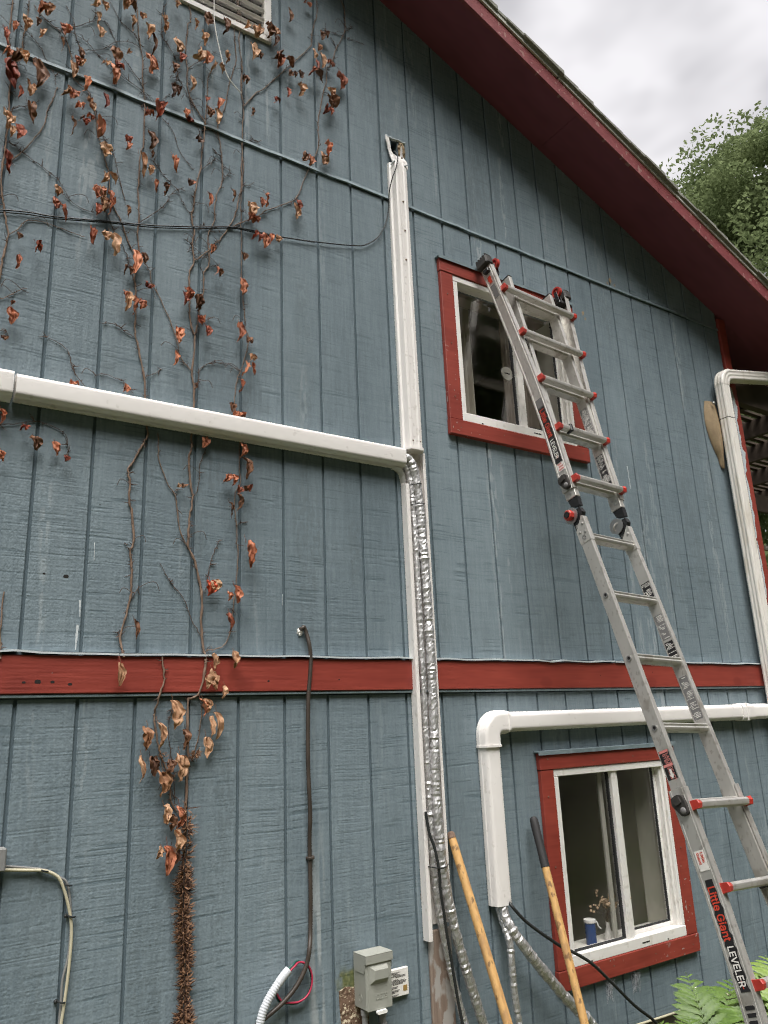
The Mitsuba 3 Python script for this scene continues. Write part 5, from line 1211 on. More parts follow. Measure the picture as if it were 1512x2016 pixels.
for k in range(0, 5):
    make_rung(k, 'u', True)
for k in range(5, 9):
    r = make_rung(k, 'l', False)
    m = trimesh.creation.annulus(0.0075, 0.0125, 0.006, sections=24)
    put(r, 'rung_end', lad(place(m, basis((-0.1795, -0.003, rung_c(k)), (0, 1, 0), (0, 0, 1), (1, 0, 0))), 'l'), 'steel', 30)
    put(r, 'hollow_shade', lad(place(trimesh.creation.cylinder(0.0075, 0.004, sections=20), basis((-0.1790, -0.003, rung_c(k)), (0, 1, 0), (0, 0, 1), (1, 0, 0))), 'l'), 'black_plastic', 30)  # black disc stands in for the shade inside the hollow rung end
make_rung(9, 'l', True)
for k in range(10, 14):
    make_rung(k, 'l', True, False)
put(ld + '__rung_004', 'clip', lad(bx(-0.115, -0.098, 0.036, 0.075, rung_c(4 - 1) - 0.024, rung_c(3) + 0.019, 0.003), 'u'), 'black_plastic', False)

# hinges: riveted plates, black wedges, discs and the knob
def rivet(a, b, c, sg):
    s = trimesh.creation.icosphere(subdivisions=2, radius=0.0065)
    s.vertices = s.vertices * [0.6, 1, 1]
    s.apply_translation((a, b, c))
    return s


HUP = 0.060


def hlad(mesh, s):
    """lad(), for the hinge parts, which sit a little above the line where the two halves meet."""
    m = mesh.copy()
    m.apply_translation((0, 0, HUP))
    return lad(m, s)


for sg in (-1, 1):
    h = numbered(ld + '__hinge')
    face = -1
    up = bx(sg * 0.1655 - 0.0155, sg * 0.1655 + 0.0155, -0.036, 0.029, 0.052, 0.130, 0.002)
    scene[h] = mikit.ply(hlad(up, 'u'), 'aluminium', smooth=False)
    lowp = [(-0.036, -0.03), (0.020, -0.085), (0.029, -0.085), (0.029, -0.190), (-0.036, -0.190), (-0.036, -0.10)]
    lowp = [(-0.036, -0.118), (0.022, -0.055), (0.029, -0.062), (0.029, -0.190), (-0.036, -0.190)]
    pm = trimesh.creation.extrude_polygon(Polygon(lowp), 0.031, engine='earcut')
    pm.vertices = np.c_[sg * 0.1655 - 0.0155 + pm.vertices[:, 2], pm.vertices[:, 0], pm.vertices[:, 1]]
    pm.fix_normals()
    put(h, 'plate', hlad(pm, 'l'), 'aluminium', False)
    rv = [rivet(sg * 0.1655 - 0.0165, b, c, sg) for b, c in ((-0.012, 0.102), (0.012, 0.098), (0.000, 0.078))]
    for q in rv:
        put(h, 'rivet', hlad(q, 'u'), 'steel', True)
    rv = [rivet(sg * 0.1655 - 0.0165, b, c, sg) for b, c in ((0.012, -0.098), (-0.018, -0.132), (0.012, -0.142))]
    for q in rv:
        put(h, 'rivet', hlad(q, 'l'), 'steel', True)
    wp_ = trimesh.creation.extrude_polygon(Polygon(rounded([(-0.030, 0.050), (-0.020, 0.012), (0.008, 0.003), (0.028, -0.002), (0.030, 0.050)], 0.004)), 0.026, engine='earcut')
    wp_.vertices = np.c_[sg * 0.1655 - 0.013 + wp_.vertices[:, 2], wp_.vertices[:, 0], wp_.vertices[:, 1]]
    wp_.fix_normals()
    put(h, 'wedge', hlad(wp_, 'u'), 'black_plastic', False)
    wq = trimesh.creation.extrude_polygon(Polygon([(-0.034, -0.112), (-0.038, -0.070), (0.008, -0.012), (0.028, -0.012), (0.034, -0.040), (0.022, -0.056)]), 0.026, engine='earcut')
    wq.vertices = np.c_[sg * 0.1655 - 0.013 + wq.vertices[:, 2], wq.vertices[:, 0], wq.vertices[:, 1]]
    wq.fix_normals()
    put(h, 'wedge', hlad(wq, 'l'), 'black_plastic', False)
    dcen = (-0.030, -0.030)
    for da in (-0.0195, 0.0165):
        d = trimesh.creation.cylinder(0.040, 0.005, sections=40)
        put(h, 'disc', hlad(place(d, basis((sg * 0.1655 + da, dcen[0], dcen[1]), (0, 1, 0), (0, 0, 1), (1, 0, 0))), 'l'), 'steel', 30)
    if sg < 0:
        kn = trimesh.creation.revolve(np.array([(0.0, 0.0), (0.024, 0.0), (0.028, 0.010), (0.026, 0.022), (0.022, 0.026), (0.0, 0.026)]), sections=8)
        put(h, 'knob', hlad(place(kn, basis((sg * 0.1655 - 0.022, dcen[0], dcen[1]), (0, 1, 0), (0, 0, -1), (-1, 0, 0))), 'l'), 'red_plastic', 20, 'red hinge knob with a black cap')
        kc = trimesh.creation.cylinder(0.0165, 0.006, sections=6)
        put(h, 'knob_cap', hlad(place(kc, basis((sg * 0.1655 - 0.0505, dcen[0], dcen[1]), (0, 1, 0), (0, 0, -1), (-1, 0, 0))), 'l'), 'black_plastic', 20)
    else:
        pull = tube(smooth_path([(0, 0.014, 0.012), (-0.006, 0.004, 0.008), (-0.010, -0.006, -0.002), (-0.006, -0.014, -0.014), (0, -0.016, -0.018)], 5), 0.0032, 7)
        pull.apply_translation((sg * 0.1655 - 0.024, dcen[0], dcen[1]))
        put(h, 'pull', hlad(pull, 'l'), 'aluminium', 40)
    if True:
        m = bx(sg * 0.1655 - 0.0150, sg * 0.1655 + 0.0150, -0.036, 0.030, rung_c(4.18), rung_c(4.155), 0.001)
        put(h, 'collar', lad(m, 'u'), 'aluminium', False)

# lock levers on the outer left rail
for sec, k in (('u', 4.0), ('l', 9.0)):
    c = rung_c(k)
    w = flare(c, sec)
    pl = Polygon(rounded([(-0.030, 0.030), (0.000, 0.038), (0.022, 0.030), (0.026, 0.000), (0.024, -0.038), (-0.006, -0.044), (-0.020, -0.020), (-0.036, 0.004)], 0.008))
    m = trimesh.creation.extrude_polygon(pl, 0.016, engine='earcut')
    m2 = trimesh.creation.extrude_polygon(Polygon(rounded([(-0.018, 0.022), (0.010, 0.030), (0.014, 0.004), (-0.016, -0.002)], 0.006)), 0.008, engine='earcut')
    m2.apply_translation((0, 0, 0.0162))
    s = trimesh.creation.icosphere(subdivisions=2, radius=0.013)
    s.vertices = s.vertices * [1, 1, 0.5]
    s.apply_translation((0.008, -0.024, 0.017))
    for nm, q, b in (('lock_lever', cat([m, m2]), 'black_rubber'), ('lock_button', s, 'label_grey')):
        q = q.copy()
        v = q.vertices
        q.vertices = np.c_[-w - 0.001 - v[:, 2], v[:, 0], c + v[:, 1]]
        q.fix_normals()
        put(ld, nm, lad(q, sec), b, 30)
        q.vertices = q.vertices * np.array([-1, 1, 1])
        q.invert()
        put(ld, nm, lad(q, sec), b, 30)

# rubber boots and red wheels at both ends
for sec, cc, sg0 in (('u', UT, 1), ('l', LB, -1)):
    for sg in (-1, 1):
        w = flare(cc, sec)
        b = bx(sg * w - 0.024 - (0.008 if sg > 0 else 0), sg * w + 0.024 + (0.008 if sg < 0 else 0), -0.048, 0.042, cc - 0.030 if sg0 > 0 else cc - 0.035, cc + 0.035 if sg0 > 0 else cc + 0.030, 0.009)
        bo = put(ld, 'boot', lad(b, sec), 'black_rubber', False)
        put(bo, 'tread', lad(cat([bx(sg * w - 0.020, sg * w + 0.020, -0.044 + i * 0.018, -0.034 + i * 0.018, cc + 0.0345 if sg0 > 0 else cc - 0.041, cc + 0.041 if sg0 > 0 else cc - 0.0345, 0.002) for i in range(5)]), sec), 'black_rubber', False)
        wc = np.array([sg * w - sg * 0.070, 0.014, cc + sg0 * 0.012])
        wheel = numbered(ld + '__wheel')
        ring = trimesh.creation.annulus(0.023, 0.034, 0.018, sections=32)
        spk = [bx(-0.0028, 0.0028, -0.024, 0.024, -0.004, 0.004) for _ in range(3)]
        for i, s in enumerate(spk):
            s.apply_transform(trimesh.transformations.rotation_matrix(i * math.pi / 3, (0, 0, 1)))
        m = cat([ring, trimesh.creation.cylinder(0.008, 0.018, sections=20)] + spk)
        scene[wheel] = mikit.ply(lad(place(m, basis(wc, (0, 1, 0), (0, 0, 1), (1, 0, 0))), sec), 'red_plastic', smooth=30)
        labels[wheel] = {'label': 'red spoked wheel'}
        put(wheel, 'fork', lad(cat([bx(wc[0] - 0.013, wc[0] - 0.010, -0.002, 0.022, cc - sg0 * 0.055 if sg0 > 0 else cc, cc + 0.012 if sg0 > 0 else cc + 0.055, 0.001), bx(wc[0] + 0.010, wc[0] + 0.013, -0.002, 0.022, cc - 0.055 if sg0 > 0 else cc, cc + 0.012 if sg0 > 0 else cc + 0.055, 0.001),
                                    bx(min(wc[0], sg * w) - 0.01, max(wc[0], sg * w) + 0.01, -0.020, 0.020, cc - sg0 * 0.06 - 0.012, cc - sg0 * 0.06 + 0.012, 0.003)]), sec), 'black_plastic', False)

# labels: flat plates a fraction of a millimetre proud of the rail, printed lettering on them
def plate(sec, a_fn, c0, c1, b0, b1, out, n=8, ragged=0.0, seed=0):
    g = np.random.default_rng(seed)
    cs = np.linspace(c0, c1, n)
    r0 = b0 + ragged * (g.random(n))
    r1 = b1 - ragged * (g.random(n))
    v, f = [], []
    for i, c in enumerate(cs):
        a = a_fn(c)
        v += [(a, r0[i], c), (a, r1[i], c), (a - out * 0.0006, r0[i], c), (a - out * 0.0006, r1[i], c)]
    for i in range(n - 1):
        p, q = 4 * i, 4 * i + 4
        f += [(p, p + 1, q + 1), (p, q + 1, q), (p + 2, q + 3, p + 3), (p + 2, q + 2, q + 3), (p, q, q + 2), (p, q + 2, p + 2), (p + 1, p + 3, q + 3), (p + 1, q + 3, q + 1)]
    m = trimesh.Trimesh(np.array(v), np.array(f), process=False)
    m.fix_normals()
    return lad(m, sec)


def words(sec, text, h, c_top, b_base, a_fn, out, stretch=1.0, bold=True):
    """Lettering reading down the rail, letter tops towards the front."""
    t = meshkit.text_mesh(text, h, 0.0005, bold)
    v = t.vertices.copy()
    c = c_top - v[:, 0] * stretch
    a = np.array([a_fn(q) for q in c]) + out * (0.0006 + v[:, 2])
    b = b_base + v[:, 1]
    if out > 0:
        b = b_base + h - v[:, 1]
    t.vertices = np.c_[a, b, c]
    t.fix_normals()
    return lad(t, sec)


outL = {s: (lambda c, s=s: -flare(c, s) - 0.0018) for s in 'ul'}
dk = put(ld, 'decal', plate('u', outL['u'], rung_c(2.36), rung_c(2.54), -0.024, 0.020, -1, 4), 'label_grey', False)
dk = put(ld, 'decal', plate('u', outL['u'], rung_c(2.52), rung_c(3.62), -0.026, 0.022, -1, 24, 0.006, 3), 'label_black', False)
put(dk, 'lettering', words('u', 'Little Giant', 0.030, rung_c(2.56), -0.017, outL['u'], -1, 0.82), 'label_red', False)
put(dk, 'lettering', words('u', 'LEVELER', 0.024, rung_c(3.17), -0.015, outL['u'], -1, 0.80), 'label_white', False)
put(dk, 'bar', plate('u', lambda c: outL['u'](c) - 0.0007, rung_c(3.54), rung_c(3.46), -0.004, -0.001, -1, 2), 'label_red', False)
dk = put(ld, 'decal', plate('u', outL['u'], rung_c(3.78), rung_c(3.64), -0.022, 0.020, -1, 3), 'label_white', False)
put(dk, 'print', cat([plate('u', lambda c: outL['u'](c) - 0.0007, rung_c(3.76 - 0.045 * i), rung_c(3.735 - 0.045 * i), -0.017 + 0.004 * (i % 2), 0.015 - 0.006 * (i == 2), -1, 2) for i in range(3)]), 'label_pink', False)
dk = put(ld, 'decal', plate('u', outL['u'], rung_c(0.10), rung_c(-0.18), -0.024, 0.016, -1, 8, 0.007, 8), 'label_grey', False)
put(dk, 'print', plate('u', lambda c: outL['u'](c) - 0.0007, rung_c(-0.23), rung_c(-0.38), -0.022, 0.012, -1, 7, 0.009, 4), 'label_red', False)

dk = put(ld, 'decal', plate('l', outL['l'], rung_c(11.05), rung_c(9.88), -0.026, 0.022, -1, 26, 0.009, 13), 'label_black', False)
put(dk, 'lettering', words('l', 'Little Giant', 0.030, rung_c(9.95), -0.017, outL['l'], -1, 0.86), 'label_red', False)
put(dk, 'lettering', words('l', 'LEVELER', 0.026, rung_c(10.585), -0.015, outL['l'], -1, 0.84), 'label_white', False)
put(dk, 'bar', plate('l', lambda c: outL['l'](c) - 0.0007, rung_c(11.02), rung_c(10.94), -0.004, -0.001, -1, 2), 'label_red', False)
dk = put(ld, 'decal', cat([plate('l', outL['l'], rung_c(11.22 + 0.07 * i), rung_c(11.18 + 0.07 * i), -0.022, 0.018, -1, 4, 0.006, 20 + i) for i in range(3)]), 'label_black', False)
dk = put(ld, 'decal', plate('l', outL['l'], rung_c(9.78), rung_c(9.55), -0.022, 0.020, -1, 3), 'label_white', False)
put(dk, 'print', cat([words('l', 'Little', 0.011, rung_c(9.57), 0.003, outL['l'], -1, 1.05), words('l', 'Giant', 0.011, rung_c(9.57), -0.014, outL['l'], -1, 1.1)]), 'label_red', False)
inL = lambda c: -0.1655 - 0.0132
dk = put(ld, 'decal', plate('l', inL, rung_c(8.68), rung_c(8.30), -0.028, 0.020, -1, 3), 'label_black', False)
put(dk, 'print', cat([plate('l', lambda c: inL(c) - 0.0007, rung_c(8.335), rung_c(8.302), -0.026, 0.018, -1, 2), plate('l', lambda c: inL(c) - 0.0007, rung_c(8.515), rung_c(8.48), -0.026, 0.018, -1, 2)]), 'label_pink', False)
put(dk, 'lettering', cat([words('l', 'LAST', 0.0125, rung_c(8.345), 0.003, inL, -1, 1.0), words('l', 'STEP', 0.0125, rung_c(8.345), -0.013, inL, -1, 1.0), words('l', 'DO NOT', 0.010, rung_c(8.52), 0.002, inL, -1, 1.0), words('l', 'STAND', 0.010, rung_c(8.52), -0.012, inL, -1, 1.0)]), 'label_pink', False)
ar = Polygon([(-0.004, 0.0), (0.006, 0.0), (0.006, -0.020), (0.013, -0.020), (0.001, -0.036), (-0.011, -0.020), (-0.004, -0.020)])
m = trimesh.creation.extrude_polygon(ar, 0.0006, engine='earcut')
m.vertices = np.c_[inL(0) - 0.0008 - m.vertices[:, 2], m.vertices[:, 0] - 0.003, rung_c(8.55) + m.vertices[:, 1]]
m.fix_normals()
put(dk, 'arrow', lad(m, 'l'), 'label_white', False)


def info(sec, a_fn, c0, c1, seed, base='label_grey', head=None):
    """A dense instruction sticker on the inner face of a right-hand rail."""
    g = np.random.default_rng(seed)
    d = put(ld, 'decal', plate(sec, a_fn, c0, c1, -0.028, 0.021, -1, 8, 0.003, seed), base, False)
    pr = []
    c = c1 - 0.006
    while c > c0 + 0.006:
        if g.random() < 0.30:
            b = -0.025
            while b < 0.016:
                w = 0.004 + 0.010 * g.random()
                pr.append(plate(sec, lambda q: a_fn(q) - 0.0007, c - 0.003, c, b, min(b + w, 0.018), -1, 2))
                b += w + 0.003
        else:
            b = -0.022 + 0.012 * g.random()
            pr.append(plate(sec, lambda q: a_fn(q) - 0.0007, c - 0.003, c, b, min(b + 0.008 + 0.03 * g.random(), 0.018), -1, 2))
        c -= 0.0065 + (0.012 if g.random() < 0.12 else 0)
    put(d, 'print', cat(pr), 'label_white' if base != 'label_white' else 'label_ink', False)


inR = lambda c: 0.1655 - 0.0135
info('u', inR, rung_c(2.90), rung_c(2.22), 41)
info('u', inR, rung_c(3.93), rung_c(3.22), 42, 'label_black')
info('u', inR, rung_c(0.98), rung_c(0.80), 43, 'label_white')
info('l', inR, rung_c(5.93), rung_c(5.66), 44, 'label_black')
info('l', inR, rung_c(6.62), rung_c(6.22), 45)
info('l', inR, rung_c(6.93), rung_c(6.66), 46, 'label_black')
info('l', inR, rung_c(7.86), rung_c(7.22), 47)
info('l', inR, rung_c(7.52), rung_c(7.22), 48, 'label_grey') if False else None
inL2 = lambda c: -0.1655 - 0.0137
info('u', lambda c: -0.1655 - 0.0134, rung_c(1.45), rung_c(1.00), 49, 'label_black')

# ------------------------------------------------------------------ the dead vine
VINES = [thing('vine', 'dead climbing vine with curled brown leaves, fanning up the wall from one hairy trunk', 'vine'),
         thing('vine', 'dead vine at the left edge of the wall with red brown leaf clumps', 'vine')]
rg = np.random.default_rng(77)
spurs = {0: [], 1: []}
roots = []


def stem_points(s):
    return np.array([[float(v) for v in q.split(',')] for q in s.split()])


for vi, r0, r1, s in STEMS:
    q = stem_points(s)
    # stay on the wall, step over the belt board and pass behind the line cover
    r0m, r1m = max(r0 * 0.56e-3, 0.0011), max(r1 * 0.56e-3, 0.0010)
    n = max(2, len(q))
    rad = np.interp(np.linspace(0, 1, n), [0, 1], [r0m, r1m])
    yy = -0.006 - rad - 0.004 * rg.random(n)
    yy = np.where((q[:, 1] > 1.70) & (q[:, 1] < 1.865), -0.030 - rad, yy)
    P = np.c_[q[:, 0], yy, q[:, 1]]
    # split at long unseen gaps behind the cover
    S = smooth_path(P, 5)
    S = S + np.c_[rg.normal(0, 0.0012, len(S)), rg.normal(0, 0.0008, len(S)), rg.normal(0, 0.001, len(S))]
    S[:, 1] = np.minimum(S[:, 1], -0.0065)
    rr = np.interp(np.linspace(0, 1, len(S)), [0, 1], [r0m, r1m]) * (1 + 0.16 * rg.standard_normal(len(S))).clip(0.75, 1.4)
    put(VINES[vi], 'stem', tube(S, rr, 8 if r0 > 3 else 6, True, 0.12, len(q)), 'bark' if r0 >= 3.5 else 'twig', 50)
    for a, b in zip(S[:-1], S[1:]):
        if rg.random() < 0.34:
            k = 1 if rg.random() < 0.8 else 3
            for _ in range(k):
                d = np.array([rg.normal(0, 1), -0.55 * rg.random(), rg.normal(0.2, 0.8)])
                d /= np.linalg.norm(d)
                l = 0.008 + 0.026 * rg.random() ** 2
                m_ = a + d * l * 0.5 + rg.normal(0, 0.002, 3)
                spurs[vi].append(tube(np.array([a, m_, a + d * l]), [0.0019, 0.0014, 0.0007], 4, False))
            if rg.random() < 0.08:     # a thin hooked tendril
                sx = rg.choice([-1, 1])
                l = 0.04 + 0.05 * rg.random()
                e = [a, a + np.array([sx * l * 0.4, -0.006, l * 0.25]), a + np.array([sx * l * 0.8, -0.010, l * 0.30]), a + np.array([sx * l, -0.006, l * (0.05 - 0.3 * rg.random())])]
                spurs[vi].append(tube(smooth_path(e, 3), 0.0011, 4, False))
for vi in (0, 1):
    put(VINES[vi], 'spur', cat(spurs[vi]), 'twig', False, kind='stuff')
# hair-like rootlets on the old trunk and on its first forks
trunk = smooth_path(np.c_[stem_points(STEMS[0][3])[:11, 0], np.full(11, -0.018), stem_points(STEMS[0][3])[:11, 1]], 12)
low = trunk[trunk[:, 2] < 1.30]


def hair(p, l, up, r=0.0018):
    """One rootlet: out of the trunk's front or side, bent back to the wall."""
    sx = rg.uniform(-1.25, 1.25)
    d = np.array([sx, -0.55 * rg.random() - 0.15, rg.normal(0.0, 0.42) + up])
    d /= np.linalg.norm(d)
    a = p + np.array([np.sign(sx) * 0.004, -0.006 - 0.008 * rg.random(), 0])
    e = a + d * l
    e[1] = min(e[1] + 0.25 * l, -0.008)
    m_ = (a + e) / 2 + np.array([0, -0.005 - 0.005 * rg.random(), 0.003 * rg.standard_normal()])
    return tube(np.array([a, m_, e]), [r, r * 0.8, r * 0.25], 3, False)


dark_roots = []
for i in range(3000):
    t = rg.random()
    p = low[int(t * (len(low) - 1))].copy() + np.array([0, 0, rg.normal(0, 0.01)])
    z = p[2]
    dens = 1.0 if z < 0.95 else (0.42 if z < 1.14 else 0.16)
    tuft = meshkit.noise(np.array([[1.0, 2.0, z * 26]]))[0]
    if rg.random() > dens * (0.25 + 0.9 * tuft):
        continue
    h = hair(p, (0.018 + 0.026 * rg.random()) * (0.55 + 0.75 * tuft), 0.1 + 0.25 * (tuft - 0.5), 0.0026)
    (roots if rg.random() < 0.62 else dark_roots).append(h)
put(VINES[0], 'rootlet', cat(roots), 'rootlet', False, kind='stuff')
put(VINES[0], 'rootlet', cat(dark_roots), 'rootlet_dark', False, kind='stuff')
f2_ = []
for s in (STEMS[21][3], STEMS[23][3]):
    q = smooth_path(np.c_[stem_points(s)[:, 0], np.full(len(stem_points(s)), -0.014), stem_points(s)[:, 1]], 10)
    q = q[(q[:, 2] < 1.50) & (q[:, 2] > 1.1)]
    for i in range(200):
        p = q[rg.integers(len(q))]
        if meshkit.noise(np.array([[3.0, 1.0, p[2] * 24]]))[0] > 0.45:
            f2_.append(hair(p, 0.010 + 0.016 * rg.random(), 0))
put(VINES[0], 'rootlet', cat(f2_), 'rootlet', False, kind='stuff')

TONES = {0: ((0.31, 0.15, 0.078), (0.64, 0.40, 0.245)), 1: ((0.25, 0.072, 0.038), (0.60, 0.245, 0.135)), 2: ((0.15, 0.028, 0.020), (0.44, 0.13, 0.075)), 3: ((0.095, 0.045, 0.028), (0.24, 0.115, 0.062)), 4: ((0.42, 0.045, 0.020), (0.60, 0.11, 0.05))}


def leaf(L, w, tone, seed):
    """A withered leaf hanging from its stalk: a toothed blade folded on its midrib, curled and crumpled. Origin at the stalk."""
    g = np.random.default_rng(seed)
    nu, nv = 13, 15
    fold = g.uniform(0.55, 1.2)
    pleats, pamp = g.uniform(2.2, 3.6), g.uniform(0.10, 0.20)
    curl = g.uniform(-0.7, 0.8)
    twist = g.uniform(-0.75, 0.75)
    bend = g.uniform(-0.35, 0.35)
    T_ = np.linspace(0, 1, nv)
    prof = np.sin(np.clip(T_ * 0.96 + 0.04, 0, 1) ** 0.75 * math.pi) ** 0.8
    tooth = 1 + 0.16 * np.abs(((T_ * 6.0) % 1) - 0.5)
    half = 0.5 * w * 1.25 * prof * tooth + 0.0012
    U = np.linspace(-1, 1, nu)
    V, C = [], []
    c0, c1 = np.array(TONES[tone])
    side = g.uniform(0.75, 1.25, 2)
    for i, t in enumerate(T_):
        cen = np.array([L * 0.10 * math.sin(3.0 * t + bend * 4) + bend * L * t * t, -L * 0.16 * math.sin(t * math.pi * 0.9) * (0.5 + curl * 0.5), -L * t])
        tw = twist * t + 0.2
        for j, u in enumerate(U):
            a = half[i] * abs(u) * side[int(u > 0)]
            f_ = fold + curl * 0.8 * abs(u)
            pl = pamp * half[i] * math.sin(abs(u) * pleats * math.pi + t * 2.0)
            p = np.array([math.copysign(a * math.cos(f_), u), -a * math.sin(f_) * 0.9 + pl, 0.10 * a])
            p = np.array([p[0] * math.cos(tw) - p[1] * math.sin(tw), p[0] * math.sin(tw) + p[1] * math.cos(tw), p[2]])
            V.append(cen + p)
            C.append((abs(u), t))
    V = np.array(V)
    nz = np.stack([meshkit.noise(V / max(L, .02) * 5.5 + 31 * k, seed) for k in range(3)], 1) - 0.5
    V = V + nz * min(L, w * 1.6) * 0.26
    C = np.array(C)
    vein = np.clip(1 - np.abs(((C[:, 1] * 5.5 - C[:, 0] * 0.9) % 1) - 0.5) * 2, 0, 1)
    mixv = np.clip(0.15 + 0.65 * meshkit.noise(V / 0.018, seed + 3) + 0.30 * (vein - 0.4) + 0.25 * g.standard_normal(), 0, 1)[:, None]
    col = c0 * (1 - mixv) + c1 * mixv
    blot = (meshkit.noise(V / 0.011, seed + 9) > 0.70)[:, None]
    col = np.where(blot, col * 0.62, col)
    i, j = np.meshgrid(np.arange(nv - 1), np.arange(nu - 1), indexing='ij')
    a = (i * nu + j).ravel()
    F = np.vstack([np.c_[a, a + 1, a + nu + 1], np.c_[a, a + nu + 1, a + nu]])
    # the stalk
    k0 = len(V)
    st = tube(np.array([(0, 0.012, L * 0.28), (0, 0.002, L * 0.12), (0, 0, -L * 0.05)]), 0.0009, 4, False)
    V = np.vstack([V, st.vertices])
    F = np.vstack([F, st.faces + k0])
    col = np.vstack([col, np.tile(c0 * 0.5, (len(st.vertices), 1))])
    return trimesh.Trimesh(V, F, process=False), col


LV = [[float(v) for v in q.split(',')] for q in LEAVES.split()]
seed = 500
for vi, x, zt, x1, L, w, tone in LV:
    vi, tone = int(vi), int(tone)
    n = 1 if w < 0.62 * L and L < 0.16 else (2 if w < 1.0 * L else 3)
    for q in range(n):
        seed += 1
        g = np.random.default_rng(seed)
        ww = w if n == 1 else w * 0.72
        LL = L * (1.0 if q == 0 else g.uniform(0.72, 0.95))
        tn = tone if g.random() < 0.72 else int(g.choice([0, 1, 3] if tone != 2 else [1, 3]))
        m, col = leaf(LL * 1.16, max(ww * 1.28, 0.026), tn, seed)
        ang = (x1 - x) / max(L, 0.01) if n == 1 else g.uniform(-0.45, 0.45) + (q - (n - 1) / 2) * 0.35
        ca, sa = math.cos(ang), math.sin(ang)
        v = m.vertices.copy()
        v = np.c_[v[:, 0] * ca - v[:, 2] * sa, v[:, 1], v[:, 0] * sa + v[:, 2] * ca]
        base_y = -0.030 - 0.016 * g.random()
        if 1.70 < zt < 1.90:
            base_y -= 0.024
        off = (q - (n - 1) / 2) * w * 0.34
        v = v + np.array([x + off, 0, zt - 0.02 * L * q])
        v[:, 1] += base_y
        v[:, 1] = np.minimum(v[:, 1], -0.007 - 0.003 * g.random())
        m.vertices = v
        put(VINES[vi], 'leaf', m, 'dry_leaf', True, color=col)

# ------------------------------------------------------------------ plants at the foot of the wall
def frond(o, direction, L, w, seed, droop=0.5):
    """A fern frond: a curved midrib with toothed leaflets in pairs, each blade bent."""
    g = np.random.default_rng(seed)
    d = np.array(direction, float)
    d /= np.linalg.norm(d)
    side = np.cross(d, (0, 0, 1.0))
    side /= np.linalg.norm(side)
    ts = np.linspace(0, 1, 24)
    rib = np.array([o + d * L * t + np.array([0, 0, -droop * L * t * t]) for t in ts])
    parts = [tube(rib, np.linspace(0.0035, 0.0012, 24), 5, False)]
    n = 12
    for i in range(n):
        t = 0.16 + 0.83 * i / (n - 1)
        p = np.array([np.interp(t, ts, rib[:, k]) for k in range(3)])
        tan = np.array([np.interp(min(t + 0.03, 1), ts, rib[:, k]) for k in range(3)]) - p
        tan = tan / (np.linalg.norm(tan) + 1e-9) if np.linalg.norm(tan) > 1e-6 else d
        l = w * math.sin(min(1, t * 0.88 + 0.14) * math.pi) ** 0.75 * (0.9 + 0.2 * g.random())
        for sg in (-1, 1):
            ax = side * sg * 0.86 + tan * 0.52 + np.array([0, 0, 0.10 + 0.1 * g.standard_normal()])
            ax /= np.linalg.norm(ax)
            nb = np.cross(ax, tan)
            nb /= np.linalg.norm(nb)
            wd = np.cross(nb, ax)
            m = 21
            V, F = [], []
            for j in range(m):
                s = j / (m - 1)
                hw = 0.098 * l * (math.sin(min(1, s * 0.93 + 0.10) * math.pi) ** 0.6) * (1 + 0.75 * (abs((s * 5.0) % 1 - 0.5) - 0.25)) + 0.0006
                c = p + ax * l * s + np.array([0, 0, -0.22 * l * s * s]) + nb * 0.0
                V += [c - wd * hw + nb * 0.18 * hw, c, c + wd * hw + nb * 0.18 * hw]
            for j in range(m - 1):
                a = 3 * j
                F += [(a, a + 1, a + 4), (a, a + 4, a + 3), (a + 1, a + 2, a + 5), (a + 1, a + 5, a + 4)]
            parts.append(trimesh.Trimesh(np.array(V), np.array(F), process=False))
    return cat(parts)


fe = thing('fern', 'green fern with broad toothed fronds at the foot of the wall behind the ladder', 'fern')
for i, (o, d, L, w, dp_) in enumerate((((2.74, -0.50, 0.02), (0.66, 0.36, 0.66), 0.62, 0.165, 0.28), ((2.88, -0.46, 0.06), (0.36, 0.52, 0.90), 0.52, 0.14, 0.25), ((2.86, -0.50, -0.02), (0.86, 0.16, 0.52), 0.60, 0.16, 0.35),
                                      ((2.66, -0.52, -0.02), (0.40, 0.34, 0.80), 0.52, 0.14, 0.35), ((3.00, -0.30, 0.0), (0.40, 0.30, 0.85), 0.50, 0.14, 0.35), ((2.80, -0.60, -0.06), (0.9, -0.05, 0.42), 0.55, 0.16, 0.4), ((2.78, -0.40, -0.04), (0.10, 0.4, 0.85), 0.46, 0.12, 0.4), ((3.12, -0.22, -0.06), (0.3, 0.1, 0.9), 0.46, 0.13, 0.35))):
    put(fe, 'frond', frond(np.array(o), d, L, w, 60 + i, dp_), 'fern_leaf' if i != 2 else 'fern_leaf_pale', 40)
fe = thing('fern', 'pale green fern at the right edge beside the ladder foot', 'fern')
for i, (o, d, L, w, dp_) in enumerate((((3.22, -0.50, 0.06), (0.55, 0.25, 0.70), 0.56, 0.17, 0.3), ((3.30, -0.58, 0.08), (0.35, 0.4, 0.85), 0.55, 0.16, 0.3), ((3.15, -0.42, 0.04), (0.75, 0.3, 0.62), 0.60, 0.16, 0.3), ((3.45, -0.52, 0.06), (-0.25, 0.4, 0.8), 0.52, 0.15, 0.35), ((3.56, -0.42, 0.04), (-0.3, 0.2, 0.8), 0.54, 0.15, 0.35),
                                      ((3.36, -0.62, 0.02), (0.8, 0.05, 0.5), 0.5, 0.15, 0.35), ((3.06, -0.34, 0.02), (0.62, 0.2, 0.72), 0.56, 0.15, 0.3))):
    put(fe, 'frond', frond(np.array(o), d, L, w, 80 + i, dp_), 'fern_leaf_pale' if i < 3 else 'fern_leaf', 40)


